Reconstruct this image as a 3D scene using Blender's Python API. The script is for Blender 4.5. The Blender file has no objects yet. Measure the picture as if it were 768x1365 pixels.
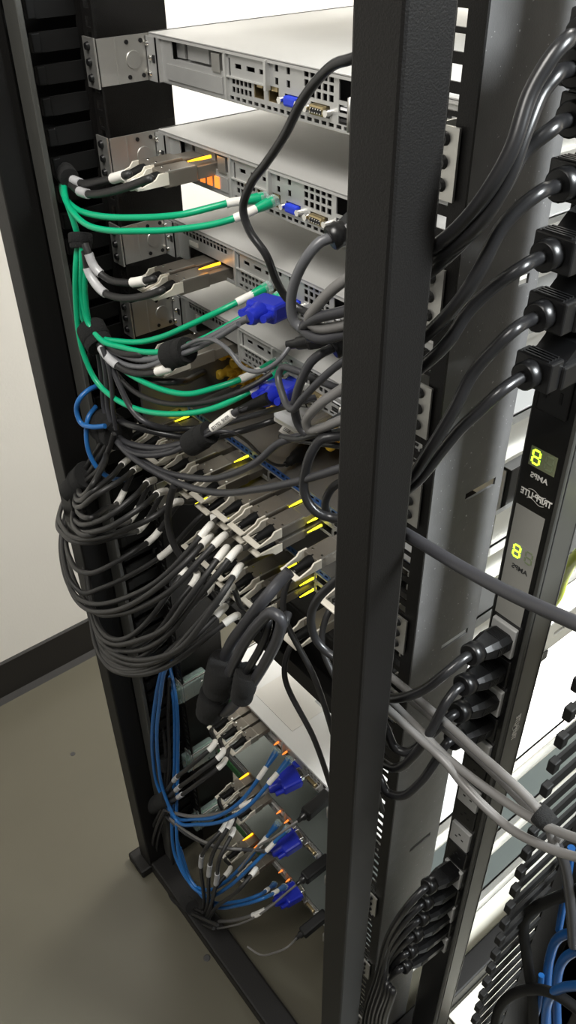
import bpy, bmesh, math, random
from mathutils import Vector, Matrix
random.seed(7)
D = bpy.data; S = bpy.context.scene; COL = S.collection
FL = 1.47                                   # height of the top server's lid above the floor: heights below are given against it
# ---------------------------------------------------------------- camera
R = Matrix(((0.62764, 0.47228, -0.61889), (0.77842, -0.39265, 0.48979), (-0.01169, -0.78916, -0.61407)))
CAM = Vector((0.81680, -0.48213, 0.12603 + FL)); FPX = 1103.0
cd = D.cameras.new('camera'); cam = D.objects.new('camera', cd); COL.objects.link(cam)
m = Matrix.Identity(4)
for i in range(3):
    m[i][0] = R[i][0]; m[i][1] = -R[i][1]; m[i][2] = -R[i][2]; m[i][3] = CAM[i]
cam.matrix_world = m
cd.sensor_fit = 'AUTO'; cd.sensor_width = 36; cd.lens = 36 * FPX / 1365; cd.clip_start = 0.02; cd.clip_end = 30
S.camera = cam
def at(px, py, **k):                        # the place where a line of sight meets a plane X=, Y= or Z= of the room
    r = R @ Vector((px - 384, py - 682.5, FPX)); a = list(k)[0]; i = 'XYZ'.index(a)
    v = k[a] + (FL if a == 'Z' else 0)
    return CAM + r * ((v - CAM[i]) / r[i])
# ---------------------------------------------------------------- light
w = D.worlds.new('world'); S.world = w; w.use_nodes = True
w.node_tree.nodes['Background'].inputs[0].default_value = (1.0, 0.97, 0.92, 1)
w.node_tree.nodes['Background'].inputs[1].default_value = 0.22
def area(name, loc, target, sx, sy, power, col=(1, .97, .92)):
    l = D.lights.new(name, 'AREA'); l.shape = 'RECTANGLE'; l.size = sx; l.size_y = sy; l.energy = power; l.color = col
    o = D.objects.new(name, l); COL.objects.link(o); o.location = loc
    o.rotation_euler = (Vector(target) - Vector(loc)).to_track_quat('-Z', 'Y').to_euler(); return o
area('ceiling_lamp_front_aisle', (-0.05, 1.75, 2.62), (-0.05, 1.75, 0), 1.2, 0.9, 150)
lr = area('ceiling_lamp_right_aisle', (1.75, 0.75, 2.62), (.50, .40, .75), 0.6, 1.2, 95, (.93, .98, 1)); lr.data.spread = math.radians(120)
area('ceiling_lamp_rear_aisle', (0.55, -0.85, 2.62), (0.40, -0.45, 0), 0.6, 0.9, 34)
S.view_settings.view_transform = 'Standard'; S.view_settings.look = 'None'
S.view_settings.exposure = 0.0; S.view_settings.gamma = 1; S.view_settings.use_curve_mapping = False
# ---------------------------------------------------------------- materials
def mat(name, col, rough=.5, metal=0, noise=0, nscale=40, bump=0, bscale=300, emit=None, es=0, alpha=1, trans=0, spec=.5, coat=0, speck=0):
    mt = D.materials.new(name); mt.use_nodes = True; nt = mt.node_tree; b = nt.nodes['Principled BSDF']
    c = (*col, 1); b.inputs['Base Color'].default_value = c; b.inputs['Roughness'].default_value = rough
    b.inputs['Metallic'].default_value = metal; b.inputs['Specular IOR Level'].default_value = spec; b.inputs['Coat Weight'].default_value = coat
    tc = nt.nodes.new('ShaderNodeTexCoord')
    if noise:
        n = nt.nodes.new('ShaderNodeTexNoise'); n.inputs['Scale'].default_value = nscale; n.inputs['Detail'].default_value = 5
        nt.links.new(tc.outputs['Object'], n.inputs['Vector'])
        mx = nt.nodes.new('ShaderNodeMix'); mx.data_type = 'RGBA'
        mx.inputs[6].default_value = (*[x * (1 - noise) for x in col], 1); mx.inputs[7].default_value = (*[min(1, x * (1 + noise)) for x in col], 1)
        nt.links.new(n.outputs['Fac'], mx.inputs[0]); out = mx.outputs[2]
        if speck:
            v = nt.nodes.new('ShaderNodeTexNoise'); v.inputs['Scale'].default_value = 330; v.inputs['Detail'].default_value = 2
            nt.links.new(tc.outputs['Object'], v.inputs['Vector'])
            r = nt.nodes.new('ShaderNodeValToRGB'); r.color_ramp.elements[0].position = .715; r.color_ramp.elements[1].position = .76
            nt.links.new(v.outputs['Fac'], r.inputs[0])
            m2 = nt.nodes.new('ShaderNodeMix'); m2.data_type = 'RGBA'; m2.inputs[7].default_value = (speck, speck, speck, 1)
            nt.links.new(r.outputs[0], m2.inputs[0]); nt.links.new(out, m2.inputs[6]); out = m2.outputs[2]
        nt.links.new(out, b.inputs['Base Color'])
    if bump:
        n2 = nt.nodes.new('ShaderNodeTexNoise'); n2.inputs['Scale'].default_value = bscale; n2.inputs['Detail'].default_value = 3
        nt.links.new(tc.outputs['Object'], n2.inputs['Vector'])
        bp = nt.nodes.new('ShaderNodeBump'); bp.inputs['Strength'].default_value = bump; bp.inputs['Distance'].default_value = .001
        nt.links.new(n2.outputs['Fac'], bp.inputs['Height']); nt.links.new(bp.outputs['Normal'], b.inputs['Normal'])
    if emit: b.inputs['Emission Color'].default_value = (*emit, 1); b.inputs['Emission Strength'].default_value = es
    if alpha < 1: b.inputs['Alpha'].default_value = alpha
    if trans: b.inputs['Transmission Weight'].default_value = trans
    return mt
M = dict(
 black=mat('black_powder_coat', (.0060, .0055, .0052), .5, spec=.28, noise=.25, nscale=500, bump=.25, bscale=900),
 rail=mat('black_rail_painted_sheen', (.125, .124, .124), .5, noise=.2, nscale=60, bump=.15, bscale=900, speck=.45),  # grey base paints glancing light onto black coat; the pale specks are its own
 steel=mat('galvanised_steel', (.56, .55, .52), .38, .85, noise=.08, nscale=30, bump=.05),
 lid=mat('brushed_lid', (.50, .495, .48), .55, .3, noise=.04, nscale=20),
 zinc=mat('zinc_panel', (.50, .50, .49), .42, .55, noise=.06, nscale=60),
 chrome=mat('bright_screw', (.8, .79, .76), .2, 1),
 dark=mat('dark_inside', (.008, .008, .009), .7),
 plug=mat('cast_plug_shell', (.25, .225, .19), .36, .55, noise=.08, nscale=80, bump=.08),
 beige=mat('beige_latch', (.84, .79, .68), .5, noise=.05, nscale=50),
 cable=mat('charcoal_cable', (.013, .0125, .0125), .5, noise=.15, nscale=90, bump=.1),
 cord=mat('glossy_black_cord', (.014, .014, .015), .3, noise=.1, nscale=60),
 grey=mat('grey_cable', (.105, .107, .115), .35, noise=.08, nscale=60),
 pale=mat('pale_grey_cable', (.15, .145, .14), .38, noise=.1, nscale=60),
 darkgrey=mat('dark_grey_cable', (.034, .034, .038), .38, noise=.1, nscale=60),
 green=mat('green_cable', (.0, .36, .17), .35, noise=.1, nscale=50),
 blue=mat('blue_cable', (.015, .12, .36), .35, noise=.1, nscale=50),
 vga=mat('blue_plug', (.012, .025, .42), .4, noise=.1, nscale=60),
 plastic=mat('black_plastic', (.008, .008, .0085), .32, noise=.1, nscale=60),
 rubber=mat('black_rubber', (.006, .006, .006), .6, spec=.25),
 velcro=mat('velcro', (.005, .005, .005), .95, bump=1, bscale=900),
 white=mat('white_label', (.80, .78, .73), .5),
 whitepl=mat('white_plastic', (.90, .90, .92), .3),
 ink=mat('ink', (.03, .03, .03), .6),
 yellow=mat('yellow_plug', (.98, .60, .06), .45, noise=.12, nscale=60),
 swblue=mat('blue_trim', (.03, .09, .28), .4, noise=.1, nscale=60),
 swlid=mat('dull_grey_lid', (.20, .195, .185), .42, .5, noise=.05, nscale=30),
 pcb=mat('green_board', (.05, .16, .06), .4, noise=.3, nscale=120),
 clear=mat('clear_guard', (.55, .70, .66), .12, alpha=.32),
 lucite=mat('clear_sleeve', (.45, .45, .46), .3, noise=.2, nscale=200),
 gold=mat('brass_shell', (.45, .36, .2), .3, .9),
 pduface=mat('pdu_face', (.006, .006, .006), .22, noise=.1, nscale=60),
 pduside=mat('pdu_side', (.055, .055, .050), .4, noise=.08, nscale=60),
 pdugrey=mat('pdu_grey', (.30, .295, .27), .45),
 socket=mat('grey_socket', (.42, .42, .41), .4),
 display=mat('display_window', (.20, .22, .13), .25),
 ghost=mat('unlit_segments', (.21, .25, .15), .3),
 seg=mat('lit_segments', (.5, .9, .05), .4, emit=(.55, 1.0, .03), es=3.2),
 amber=mat('amber_lamp', (1, .45, .02), .4, emit=(1, .38, .01), es=3.2),
 yled=mat('yellow_lamp', (.9, .9, .05), .4, emit=(.9, .80, .02), es=2.6),
 oled=mat('orange_lamp', (1, .3, .05), .4, emit=(1, .25, .04), es=1.2),
 blueport=mat('blue_port', (.02, .05, .6), .4),
 slot=mat('slot_lip', (.6, .6, .58), .4, .5),
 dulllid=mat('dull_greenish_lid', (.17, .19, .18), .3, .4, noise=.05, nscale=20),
 deepblue=mat('deep_blue_cable', (.007, .065, .21), .35, noise=.1, nscale=50),
 whitelid=mat('white_lid', (.85, .85, .83), .4, noise=.02, nscale=20),
 hivis=mat('hivis_cable', (.62, .72, .04), .4),
)

# ---------------------------------------------------------------- mesh building
class MB:
    def __init__(s): s.v = []; s.f = []; s.sm = []
    def add(s, vs, fs, smooth=False):
        n = len(s.v); s.v += [tuple(v) for v in vs]
        for f in fs: s.f.append([i + n for i in f]); s.sm.append(smooth)
        return s
    def box(s, x0, x1, y0, y1, z0, z1):
        return s.add([(x, y, z) for z in (z0, z1) for y in (y0, y1) for x in (x0, x1)],
                     [(0, 2, 3, 1), (4, 5, 7, 6), (0, 1, 5, 4), (2, 6, 7, 3), (0, 4, 6, 2), (1, 3, 7, 5)])
    def bbox(s, x0, x1, y0, y1, z0, z1, b=.001):   # box with bevelled edges
        bm = bmesh.new(); bmesh.ops.create_cube(bm, size=1)
        for v in bm.verts: v.co = Vector(((x0 + x1) / 2 + v.co.x * (x1 - x0), (y0 + y1) / 2 + v.co.y * (y1 - y0), (z0 + z1) / 2 + v.co.z * (z1 - z0)))
        b = min(b, (x1 - x0) * .45, (y1 - y0) * .45, (z1 - z0) * .45)
        bmesh.ops.bevel(bm, geom=bm.edges[:], offset=b, segments=2, profile=.5, affect='EDGES')
        bm.verts.index_update(); s.add([v.co for v in bm.verts], [[v.index for v in f.verts] for f in bm.faces]); bm.free(); return s
    def prism(s, poly, axis, a, b):               # polygon in the two other axes, extruded along axis
        def P(u, w_, t): return {'X': (t, u, w_), 'Y': (u, t, w_), 'Z': (u, w_, t)}[axis]
        n = len(poly); vs = [P(u, w_, a) for u, w_ in poly] + [P(u, w_, b) for u, w_ in poly]
        return s.add(vs, [list(range(n))[::-1], list(range(n, 2 * n))] + [(i, (i + 1) % n, n + (i + 1) % n, n + i) for i in range(n)])
    def rings(s, pts, rad, n=12, cap=True, flat=1):
        P = [Vector(p) for p in pts]; N = len(P)
        if isinstance(rad, (int, float)): rad = [rad] * N
        T = []
        for i in range(N):
            t = (P[min(i + 1, N - 1)] - P[max(i - 1, 0)]); T.append(t.normalized() if t.length > 1e-9 else Vector((0, -1, 0)))
        u = T[0].orthogonal().normalized(); u = (Vector((0, 0, 1)).cross(T[0])).normalized() if abs(T[0].z) < .95 else u
        vs = []
        for i in range(N):
            u = (u - T[i] * u.dot(T[i])).normalized(); w_ = T[i].cross(u)
            for k in range(n):
                a = 2 * math.pi * k / n; vs.append(P[i] + (u * math.cos(a) + w_ * math.sin(a) * flat) * rad[i])
        fs = [(i * n + k, i * n + (k + 1) % n, (i + 1) * n + (k + 1) % n, (i + 1) * n + k) for i in range(N - 1) for k in range(n)]
        s.add(vs, fs, True)
        if cap: s.add(vs[:n], [list(range(n))[::-1]]); s.add(vs[-n:], [list(range(n))])
        return s
    def cyl(s, p0, p1, r0, r1=None, n=14): return s.rings([p0, p1], [r0, r0 if r1 is None else r1], n)
    def panel(s, x0, x1, z0, z1, holes, y0, y1):  # plate with rectangular holes (x0,x1,z0,z1)
        xs = sorted({x0, x1, *[max(x0, min(x1, h[i])) for h in holes for i in (0, 1)]})
        zs = sorted({z0, z1, *[max(z0, min(z1, h[i])) for h in holes for i in (2, 3)]})
        inside = lambda x, z: any(h[0] < x < h[1] and h[2] < z < h[3] for h in holes)
        solid = [[not inside((xs[i] + xs[i + 1]) / 2, (zs[j] + zs[j + 1]) / 2) for j in range(len(zs) - 1)] for i in range(len(xs) - 1)]
        g = lambda i, j: 0 <= i < len(xs) - 1 and 0 <= j < len(zs) - 1 and solid[i][j]
        for i in range(len(xs) - 1):
            for j in range(len(zs) - 1):
                if not solid[i][j]: continue
                a, b, c, d = xs[i], xs[i + 1], zs[j], zs[j + 1]
                s.add([(a, y0, c), (b, y0, c), (b, y0, d), (a, y0, d)], [(0, 1, 2, 3)]); s.add([(a, y1, c), (b, y1, c), (b, y1, d), (a, y1, d)], [(3, 2, 1, 0)])
                if not g(i - 1, j): s.add([(a, y0, c), (a, y0, d), (a, y1, d), (a, y1, c)], [(0, 1, 2, 3)])
                if not g(i + 1, j): s.add([(b, y0, c), (b, y1, c), (b, y1, d), (b, y0, d)], [(0, 1, 2, 3)])
                if not g(i, j - 1): s.add([(a, y0, c), (a, y1, c), (b, y1, c), (b, y0, c)], [(0, 1, 2, 3)])
                if not g(i, j + 1): s.add([(a, y0, d), (b, y0, d), (b, y1, d), (a, y1, d)], [(0, 1, 2, 3)])
        return s
    def build(s, name, m_, parent=None, loc=None):
        me = D.meshes.new(name); me.from_pydata(s.v, [], s.f); me.update()
        me.polygons.foreach_set('use_smooth', s.sm); me.materials.append(M[m_] if isinstance(m_, str) else m_)
        o = D.objects.new(name, me); COL.objects.link(o)
        if parent: o.parent = parent
        if loc: o.location = loc
        return o
def yz(mb):                                        # turn a panel built facing -Y so that it faces +X
    mb.v = [(-y, x, z) for x, y, z in mb.v]; return mb
def tag(o, label, cat, group=None, kind=None):
    o['label'] = label; o['category'] = cat
    if group: o['group'] = group
    if kind: o['kind'] = kind
    return o
def empty(name, loc, label, cat, group=None):
    o = D.objects.new(name, None); COL.objects.link(o); o.location = loc; o.empty_display_size = .02; return tag(o, label, cat, group)
def copy_tree(o, parent=None):
    c = o.copy(); COL.objects.link(c); c.parent = parent
    for ch in o.children: copy_tree(ch, c)
    return c
def struct(o): o['kind'] = 'structure'; return o
def Z(z): return z + FL
def text_mesh(txt, size, m_, parent, loc, rot, mirror=True, ext=.0002, name='lettering', sx=1, bold=0):
    c = D.curves.new('t', 'FONT'); c.body = txt; c.size = size; c.extrude = ext; c.offset = bold; c.align_x = 'CENTER'; c.align_y = 'CENTER'
    t = D.objects.new('t', c); COL.objects.link(t); bpy.context.view_layer.update()
    me = D.meshes.new_from_object(t.evaluated_get(bpy.context.evaluated_depsgraph_get())); D.objects.remove(t)
    M4 = Matrix.LocRotScale(Vector(loc), rot.to_quaternion() if hasattr(rot, 'to_quaternion') else rot, Vector((1, 1, 1)))
    k = -1 if mirror else 1
    for v in me.vertices: v.co = M4 @ Vector((v.co.x * k * sx, v.co.y, v.co.z))
    if mirror: me.flip_normals()
    me.materials.clear(); me.materials.append(M[m_]); o = D.objects.new(name, me); COL.objects.link(o); o.parent = parent; return o
from mathutils import Euler
FACE = Euler((math.pi / 2, 0, 0))                  # writing on a face that looks towards -Y
# ---------------------------------------------------------------- the room
wallm = mat('wall_paint', (.74, .72, .67), .85, noise=.02, nscale=8, bump=.15, bscale=180)
floorm = mat('vinyl_floor', (.082, .076, .056), .26, noise=.07, nscale=5, bump=.03, bscale=60)
basem = mat('rubber_baseboard', (.010, .009, .008), .5)
ceilm = mat('ceiling_tile', (.7, .7, .67), .9, noise=.05, nscale=60)
struct(MB().box(-.66, 3.4, -2.9, 3.2, -.05, 0).build('floor', floorm))
struct(MB().box(-.76, -.66, -2.9, 3.2, -.05, 2.75).build('wall_left', wallm))
struct(MB().box(-.66, 3.4, 3.2, 3.3, -.05, 2.75).build('wall_far', wallm))
struct(MB().box(-.76, 3.4, -2.9, 3.3, 2.75, 2.8).build('ceiling', ceilm))
struct(MB().prism([(-.66, 0), (-.64, 0), (-.652, .012), (-.655, .11), (-.66, .115)], 'Y', -2.9, 3.2).build('baseboard_left', basem))
# ---------------------------------------------------------------- rack
rack = empty('equipment_rack', (.21, .35, 0), 'tall black open steel equipment rack holding all the servers and switches', 'rack')
def rk(mb, name, m_='black'):
    mb.v = [(x - .21, y - .35, z) for x, y, z in mb.v]; return mb.build(name, m_, rack)
H = 2.05
def post(x0, x1, y0, y1, flip):
    mb = MB().bbox(x0, x1, y0, y1, .0, H, .0025)
    return rk(mb, 'post')
post(.4715, .508, -.165, -.128, 1)
post(-.083, -.046, -.165, -.128, 0)
post(.4715, .508, .86, .897, 1); post(-.083, -.046, .86, .897, 0)
rk(MB().bbox(-.046, -.016, -.128, -.122, .03, H, .001), 'hinge_strip', 'pduside')
rk(MB().bbox(-.046, .4715, -.163, -.118, .0, .034, .004), 'base_beam')
rk(MB().bbox(-.046, .4715, .86, .9, .0, .034, .004), 'base_beam')
rk(MB().bbox(-.083, -.046, -.128, .86, .0, .05, .003), 'base_beam'); rk(MB().bbox(.4715, .508, -.128, .86, .0, .05, .003), 'base_beam')
rk(MB().bbox(-.083, -.046, -.128, .86, H - .04, H, .003), 'top_beam'); rk(MB().bbox(.4715, .508, -.128, .86, H - .04, H, .003), 'top_beam')
rk(MB().bbox(-.046, .4715, -.163, -.128, H - .04, H, .003), 'top_beam'); rk(MB().bbox(-.046, .4715, .86, .897, H - .04, H, .003), 'top_beam')
rk(MB().bbox(-.100, -.044, -.185, -.100, .0, .022, .004), 'foot')
def upright(left, y0, d):                          # EIA flange with square holes and a side web with slots
    holes = []; cx = -.0135 if left else .4505
    k = 0; z = .10
    while z < H - .1:
        for dz in (0, .0159, .0318): holes.append((cx - .0048, cx + .0048, z + dz, z + dz + .0095))
        z += .04445
    x0, x1 = (-.0245, -.0035) if left else (.4405, .4695)
    f = MB().panel(x0, x1, .02, H - .04, holes, y0, y0 + .002 * (1 if d > 0 else -1))
    rk(f, 'mounting_rail')
    sl = []; z = .21
    lo, hi = sorted((y0 + d * .002, y0 + d * .094))
    while z < 2: sl.append((y0 + d * .038 if d > 0 else y0 - .058, y0 + d * .058 if d > 0 else y0 - .038, z, z + .0085)); z += .163
    wbm = yz(MB().panel(lo, hi, .02, H - .04, [], 0, .002) if left else MB().panel(lo, hi, .02, H - .04, [(a, b, c, e) for a, b, c, e in SLOTS] if d > 0 else [], 0, .002))
    xx = -.0245 if left else .4695
    wbm.v = [(x + xx + .0, y, z) for x, y, z in wbm.v]
    return rk(wbm, 'rail_web', 'black' if left else 'rail')  # right web coloured lighter for the light on it; same coat as the flange
SLOTS = []
for p, q in (((692, 382), (707, 365)), ((621, 664), (661, 641)), ((589, 864), (624, 841)), ((547, 1134), (574, 1112))):
    a = at(*p, X=.47); b = at(*q, X=.47); SLOTS.append((a.y, b.y, (a.z + b.z) / 2 - .004, (a.z + b.z) / 2 + .004))
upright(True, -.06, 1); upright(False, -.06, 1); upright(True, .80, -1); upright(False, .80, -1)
def comb(name, x, ytip, yroot, yback, z0, z1, pitch, label, side, gap_=.42, kn=.42):
    r = empty(name, (x, yroot, z0), label, 'cable manager')
    sp = MB().box(-.001, .001, 0, yback - yroot, 0, z1 - z0)
    s = 1 if side > 0 else -1
    sp.box(-.001, s * .045, yback - yroot - .002, yback - yroot, 0, z1 - z0)
    sp.build('spine', 'black', r); n = int((z1 - z0) / pitch)
    L = ytip - yroot
    h = pitch * gap_
    proto = MB().prism([(0, 0), (L + .004, 0), (L, pitch * .12), (L, h - pitch * .12), (L + .004, h), (0, h)], 'X', -.0015, .0015)
    proto.bbox(-.0035, max(.004, s * .0), L - .0045, L + .0045, h / 2 - pitch * kn / 2, h / 2 + pitch * kn / 2, .0012)
    f0 = proto.build('finger', 'rubber', r)
    for k in range(1, n):
        f = f0.copy(); f.parent = r; f.location = (0, 0, k * pitch); COL.objects.link(f)
    return r
comb('cable_manager', -.034, -.108, -.062, .03, Z(-1.36), Z(.32), .0281, 'black slotted finger duct running down the left side of the rack', -1, .62, .60)
mb = MB().box(-.078, -.076, -.122, .03, .05, 2.0); mb.build('tmp', 'black'); bk = D.objects['tmp']; bk.name = 'side_plate'; bk.parent = rack; bk.location = (-.21, -.35, 0)
# white spots of wall show through this plate's holes
# ---------------------------------------------------------------- servers
def screw(mb, x, y, z, r=.0028): mb.cyl((x, y, z), (x, y - .0022, z), r, r * .7, 10)
def slide(root, right=False, green=False):
    s = MB(); s1 = []; nm_ = 'screw'
    if not right:
        s.box(-.0035, -.0018, -.060, .10, .001, .0425); s.box(-.0018, .0, .0, .68, .004, .038)
        s.box(-.024, -.0018, -.0635, -.0615, -.001, .0435)
        for z in (.008, .022, .036): s1.append(MB().cyl((-.0135, -.0636, z), (-.0135, -.0665, z), .0042, .0032, 12))
        s.cyl((-.0017, -.022, .021), (-.0006, -.022, .021), .0085, .0080, 18)
        for y, z in ((-.028, .037), (-.012, .037), (-.028, .006), (-.012, .006)): s1.append(MB().cyl((-.0017, y, z), (-.0009, y, z), .0022, .0022, 8))
        s.box(-.0019, -.0012, -.041, -.0395, .001, .0425)
    else:
        s.box(.4385, .4402, -.058, .70, .001, .0425); s.box(.4385, .4485, -.03, .70, .038, .0425); s.box(.4385, .4485, -.03, .70, .001, .005)
        s.box(.4385, .4615, -.0635, -.0615, -.001, .0435)
        for z in (.008, .022, .036): s1.append(MB().cyl((.4505, -.0636, z), (.4505, -.0665, z), .0045, .0035, 12))
    o = s.build('slide_rail', 'steel', root); [q.build('screw', 'plastic', o) for q in s1]
    return o
def server(kind, ztop, label, depth=.70, lit=True):
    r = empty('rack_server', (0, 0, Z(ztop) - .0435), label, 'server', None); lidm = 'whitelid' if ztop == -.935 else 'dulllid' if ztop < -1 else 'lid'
    hl = [(.1405, .1500, .0285, .0325), (.1580, .1700, .0285, .0325), (.1765, .1830, .0285, .0325)]
    hl += [(x, x + .0045, z, z + .0055) for x in (.1985, .2145) for z in (.0235, .0335)]
    nx = 4 if kind == 'A' else 3
    hl += [(.2375 + i * .0078, .2430 + i * .0078, .0205 + j * .0072, .0258 + j * .0072) for i in range(5) for j in range(3)]
    hl += [(.1350 + i * .0062, .1395 + i * .0062, z, z + .0048) for i in range(5) for z in (.0085, .0155)]
    hl += [(.131 + i * .0092, .137 + i * .0092, .0022, .0052) for i in range(19)]
    hl += [(.1680, .1825, .0090, .0215), (.1890, .2035, .0090, .0215), (.2115, .2325, .0085, .0185), (.246, .270, .008, .0175)]
    hl += [(.2805, .2975, .0235, .0390), (.2805, .2975, .0145, .0205), (.2805, .2975, .0060, .0120)]
    if kind == 'A': hl += [(.0360, .1230, .0235, .0395)]
    else: hl += [(.0260 + i * .0066, .0312 + i * .0066, z, z + .0048) for i in range(13) for z in (.0295, .0355)] + [(.036, .121, .0035, .0185)]
    hl += [(.131, .1335, .020, .036)]
    MB().panel(.0165, .306, .0005, .0415, hl, 0, .0012).build('rear_panel', 'zinc', r)
    bx = MB().box(0, .4365, .03, depth, .0005, .0415)
    bx.box(0, .4365, 0, .03, .0, .0006); bx.box(.0, .0008, .0, .03, 0, .0415); bx.box(.4357, .4365, 0, .03, 0, .0415)
    bx.build('chassis', 'steel' , r)
    MB().box(.001, .4355, .0285, .0299, .001, .0412).build('inner_wall', 'dark', r)
    MB().box(-.0005, .437, -.0025, depth, .0420, .0434).box(-.0005, .437, -.0025, -.0018, .0395, .0425).build('lid', lidm, r)
    MB().box(-.0012, .0012, .0, depth, .0405, .0439).build('lid_edge', 'pduside', r)
    cb = MB().box(-.0015, .0165, -.0065, -.0052, .0008, .0405).box(.0155, .0165, -.0065, .0, .0008, .0405).box(-.0015, -.0005, -.0065, .03, .0008, .0405)
    c = cb.build('corner_bracket', 'zinc', r)
    for x, z in ((.0015, .0345), (.006, .022), (.0025, .0075)): sc = MB(); screw(sc, x, -.0066, z); sc.build('screw', 'chrome', c)
    MB().box(.0095, .014, -.0072, -.0064, .018, .025).build('latch_slot', 'dark', c)
    # fins, frames and sockets
    MB().box(.1885, .1915, -.005, .0005, .018, .0415).box(.1225, .1255, -.001, .0, .02, .0415).box(.1275, .129, -.003, .0, .001, .0415).box(.129, .189, -.0022, 0, .0205, .0218).build('divider', 'slot', r)
    if kind == 'A':
        MB().box(.0345, .1235, -.0012, .0, .0405, .0418).box(.026, .121, -.0012, -.0002, .0045, .0185).build('blank_cover', 'zinc', r)
        MB().box(.0365, .1225, .012, .013, .0225, .041).box(.0365, .1225, .002, .013, .0215, .0228).build('slot_wall', 'zinc', r)
        MB().box(.058, .094, .004, .0118, .0255, .0375).box(.036, .05, .006, .008, .0245, .039).build('expansion_card', 'zinc', r)
        MB().box(.106, .119, -.0018, .004, .0225, .0375).build('card_clamp', 'steel', r)
    for i in (.1680, .1890):
        p = MB().box(i, i + .0145, .0004, .012, .0088, .0092).box(i, i + .0008, .0004, .014, .009, .0215).box(i + .0137, i + .0145, .0004, .014, .009, .0215).box(i + .003, i + .0115, .001, .003, .0175, .0215)
        p.build('ethernet_port', 'gold', r)
    v = MB().bbox(.2135, .2305, -.0045, .006, .0095, .0178, .002); vo = v.build('video_port', 'blueport', r)
    s = MB(); s.cyl((.2105, 0, .0137), (.2105, -.006, .0137), .003, .003, 6); s.cyl((.2335, 0, .0137), (.2335, -.006, .0137), .003, .003, 6); s.build('jack_screw', 'chrome', vo)
    v = MB().bbox(.2475, .2675, -.0045, .006, .0085, .017, .002); vo = v.build('serial_port', 'gold', r)
    MB().bbox(.249, .266, -.0047, .005, .0095, .016, .0015).build('port_face', 'dark', vo)
    s = MB(); s.cyl((.2445, 0, .0127), (.2445, -.006, .0127), .003, .003, 6); s.cyl((.2705, 0, .0127), (.2705, -.006, .0127), .003, .003, 6)
    [s.cyl((.251 + i * .0031 + (j % 2) * .001, -.0045, .0112 + j * .003), (.251 + i * .0031 + (j % 2) * .001, -.0056, .0112 + j * .003), .0006, .0006, 6) for i in range(5) for j in range(2)]; s.build('jack_screw', 'chrome', vo)
    for z in (.0145, .0060): MB().box(.2815, .2965, .001, .011, z + .002, z + .004).build('usb_port', 'whitepl' if z > .01 else 'ink', r)
    # power supplies on the right
    ps = MB().box(.308, .4345, -.001, .03, .001, .0412)
    po = ps.build('power_supply', 'zinc', r)
    for i in (0, 1):
        x = .312 + i * .062
        MB().box(x + .03, x + .054, -.0035, .002, .006, .024).build('power_inlet', 'dark', po)
        h = MB().rings([(x + .003, -.001, .008), (x + .003, -.02, .010), (x + .003, -.02, .032), (x + .003, -.001, .034)], .002, 8); h.build('handle', 'steel', po)
        g = MB(); [g.box(x + .008, x + .026, -.0022, -.001, .006 + j * .006, .0085 + j * .006) for j in range(5)]; g.build('fan_grille', 'dark', po)
    lb = MB().box(.198, .212, -.0012, -.0002, .0395, .0412)
    if kind == 'B': MB().box(.040, .056, -.0012, .0, .0215, .0265).build('sticker', 'white', r)
    slide(r); slide(r, True)
    return r
sv = [server('A', 0, 'topmost silver rack server, with no cables in its left card slot'),
      server('A', -.0895, 'second silver rack server from the top, amber lamp by its card slot'),
      server('B', -.180, 'third silver rack server from the top, white sticker under a vent strip'),
      server('B', -.268, 'fourth silver rack server from the top, above the yellow plugs')]
server('A', .178, 'unseen silver rack server added above the topmost one to shade its lid', .5)  # out of view, added to keep lamp light off the topmost lid
lowsv = []
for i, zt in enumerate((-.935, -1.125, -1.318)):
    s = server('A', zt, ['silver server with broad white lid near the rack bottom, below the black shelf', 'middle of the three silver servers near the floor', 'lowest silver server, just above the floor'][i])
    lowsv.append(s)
    g = MB().bbox(-.020, .0, -.075, -.012, .002, .040, .003); g.build('clear_guard', 'clear', s)
    MB().box(-.012, -.0095, -.07, -.014, .006, .037).build('circuit_board', 'pcb', s)
    MB().box(.002, .124, -.0105, -.0075, .003, .020).build('circuit_board', 'pcb', s)
# paper sheet on the white lid
sh = MB(); a = Vector((.12, .015, Z(-.935) + .0004)); 
sheet = MB().box(.085, .185, .02, .135, 0, .0006); so = sheet.build('paper_sheet', 'white', None, (0, 0, Z(-.935)))
tag(so, 'plain white sheet lying on the broad white server lid', 'paper')
MB().box(.162, .178, .085, .098, .0006, .0009).build('printed_mark', 'socket', so)
# black shelf above the white lid
shf = empty('equipment_shelf', (.22, .3, Z(-.76)), 'plain black steel shelf between the lower switch and the white server lid', 'shelf')
MB().box(-.217, .219, -.305, -.14, 0, .0025).box(-.217, .219, -.305, -.303, 0, .030).build('tray', 'black', shf)
MB().box(-.219, -.217, -.3, -.14, 0, .05).build('side_flange', 'black', shf); MB().box(.217, .219, -.3, -.14, 0, .05).build('side_flange', 'black', shf)
MB().bbox(-.16, .13, -.27, -.16, .003, .085, .003).build('inner_box', 'black', shf)
# ---------------------------------------------------------------- console switch with the yellow plugs
kv = empty('console_switch', (0, .100, Z(-.4235)), 'low black console switch box carrying the row of yellow plugs', 'console switch')
MB().bbox(.002, .435, .0, .25, 0, .083, .001).build('chassis', 'black', kv)
MB().box(.002, .435, -.002, .25, .0832, .084).build('lid', 'swlid', kv)
MB().panel(.01, .43, .004, .080, [(-.006 + i * .0275, .014 + i * .0275, z, z + .020) for i in range(1, 15) for z in (.0165, .0475)], -.002, -.0004).build('socket_plate', 'steel', kv)
MB().box(-.0035, .002, -.165, .25, .001, .075).build('side_bracket', 'swlid', kv); MB().box(.435, .4395, -.02, .25, .001, .04).build('side_bracket', 'steel', kv)
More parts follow.
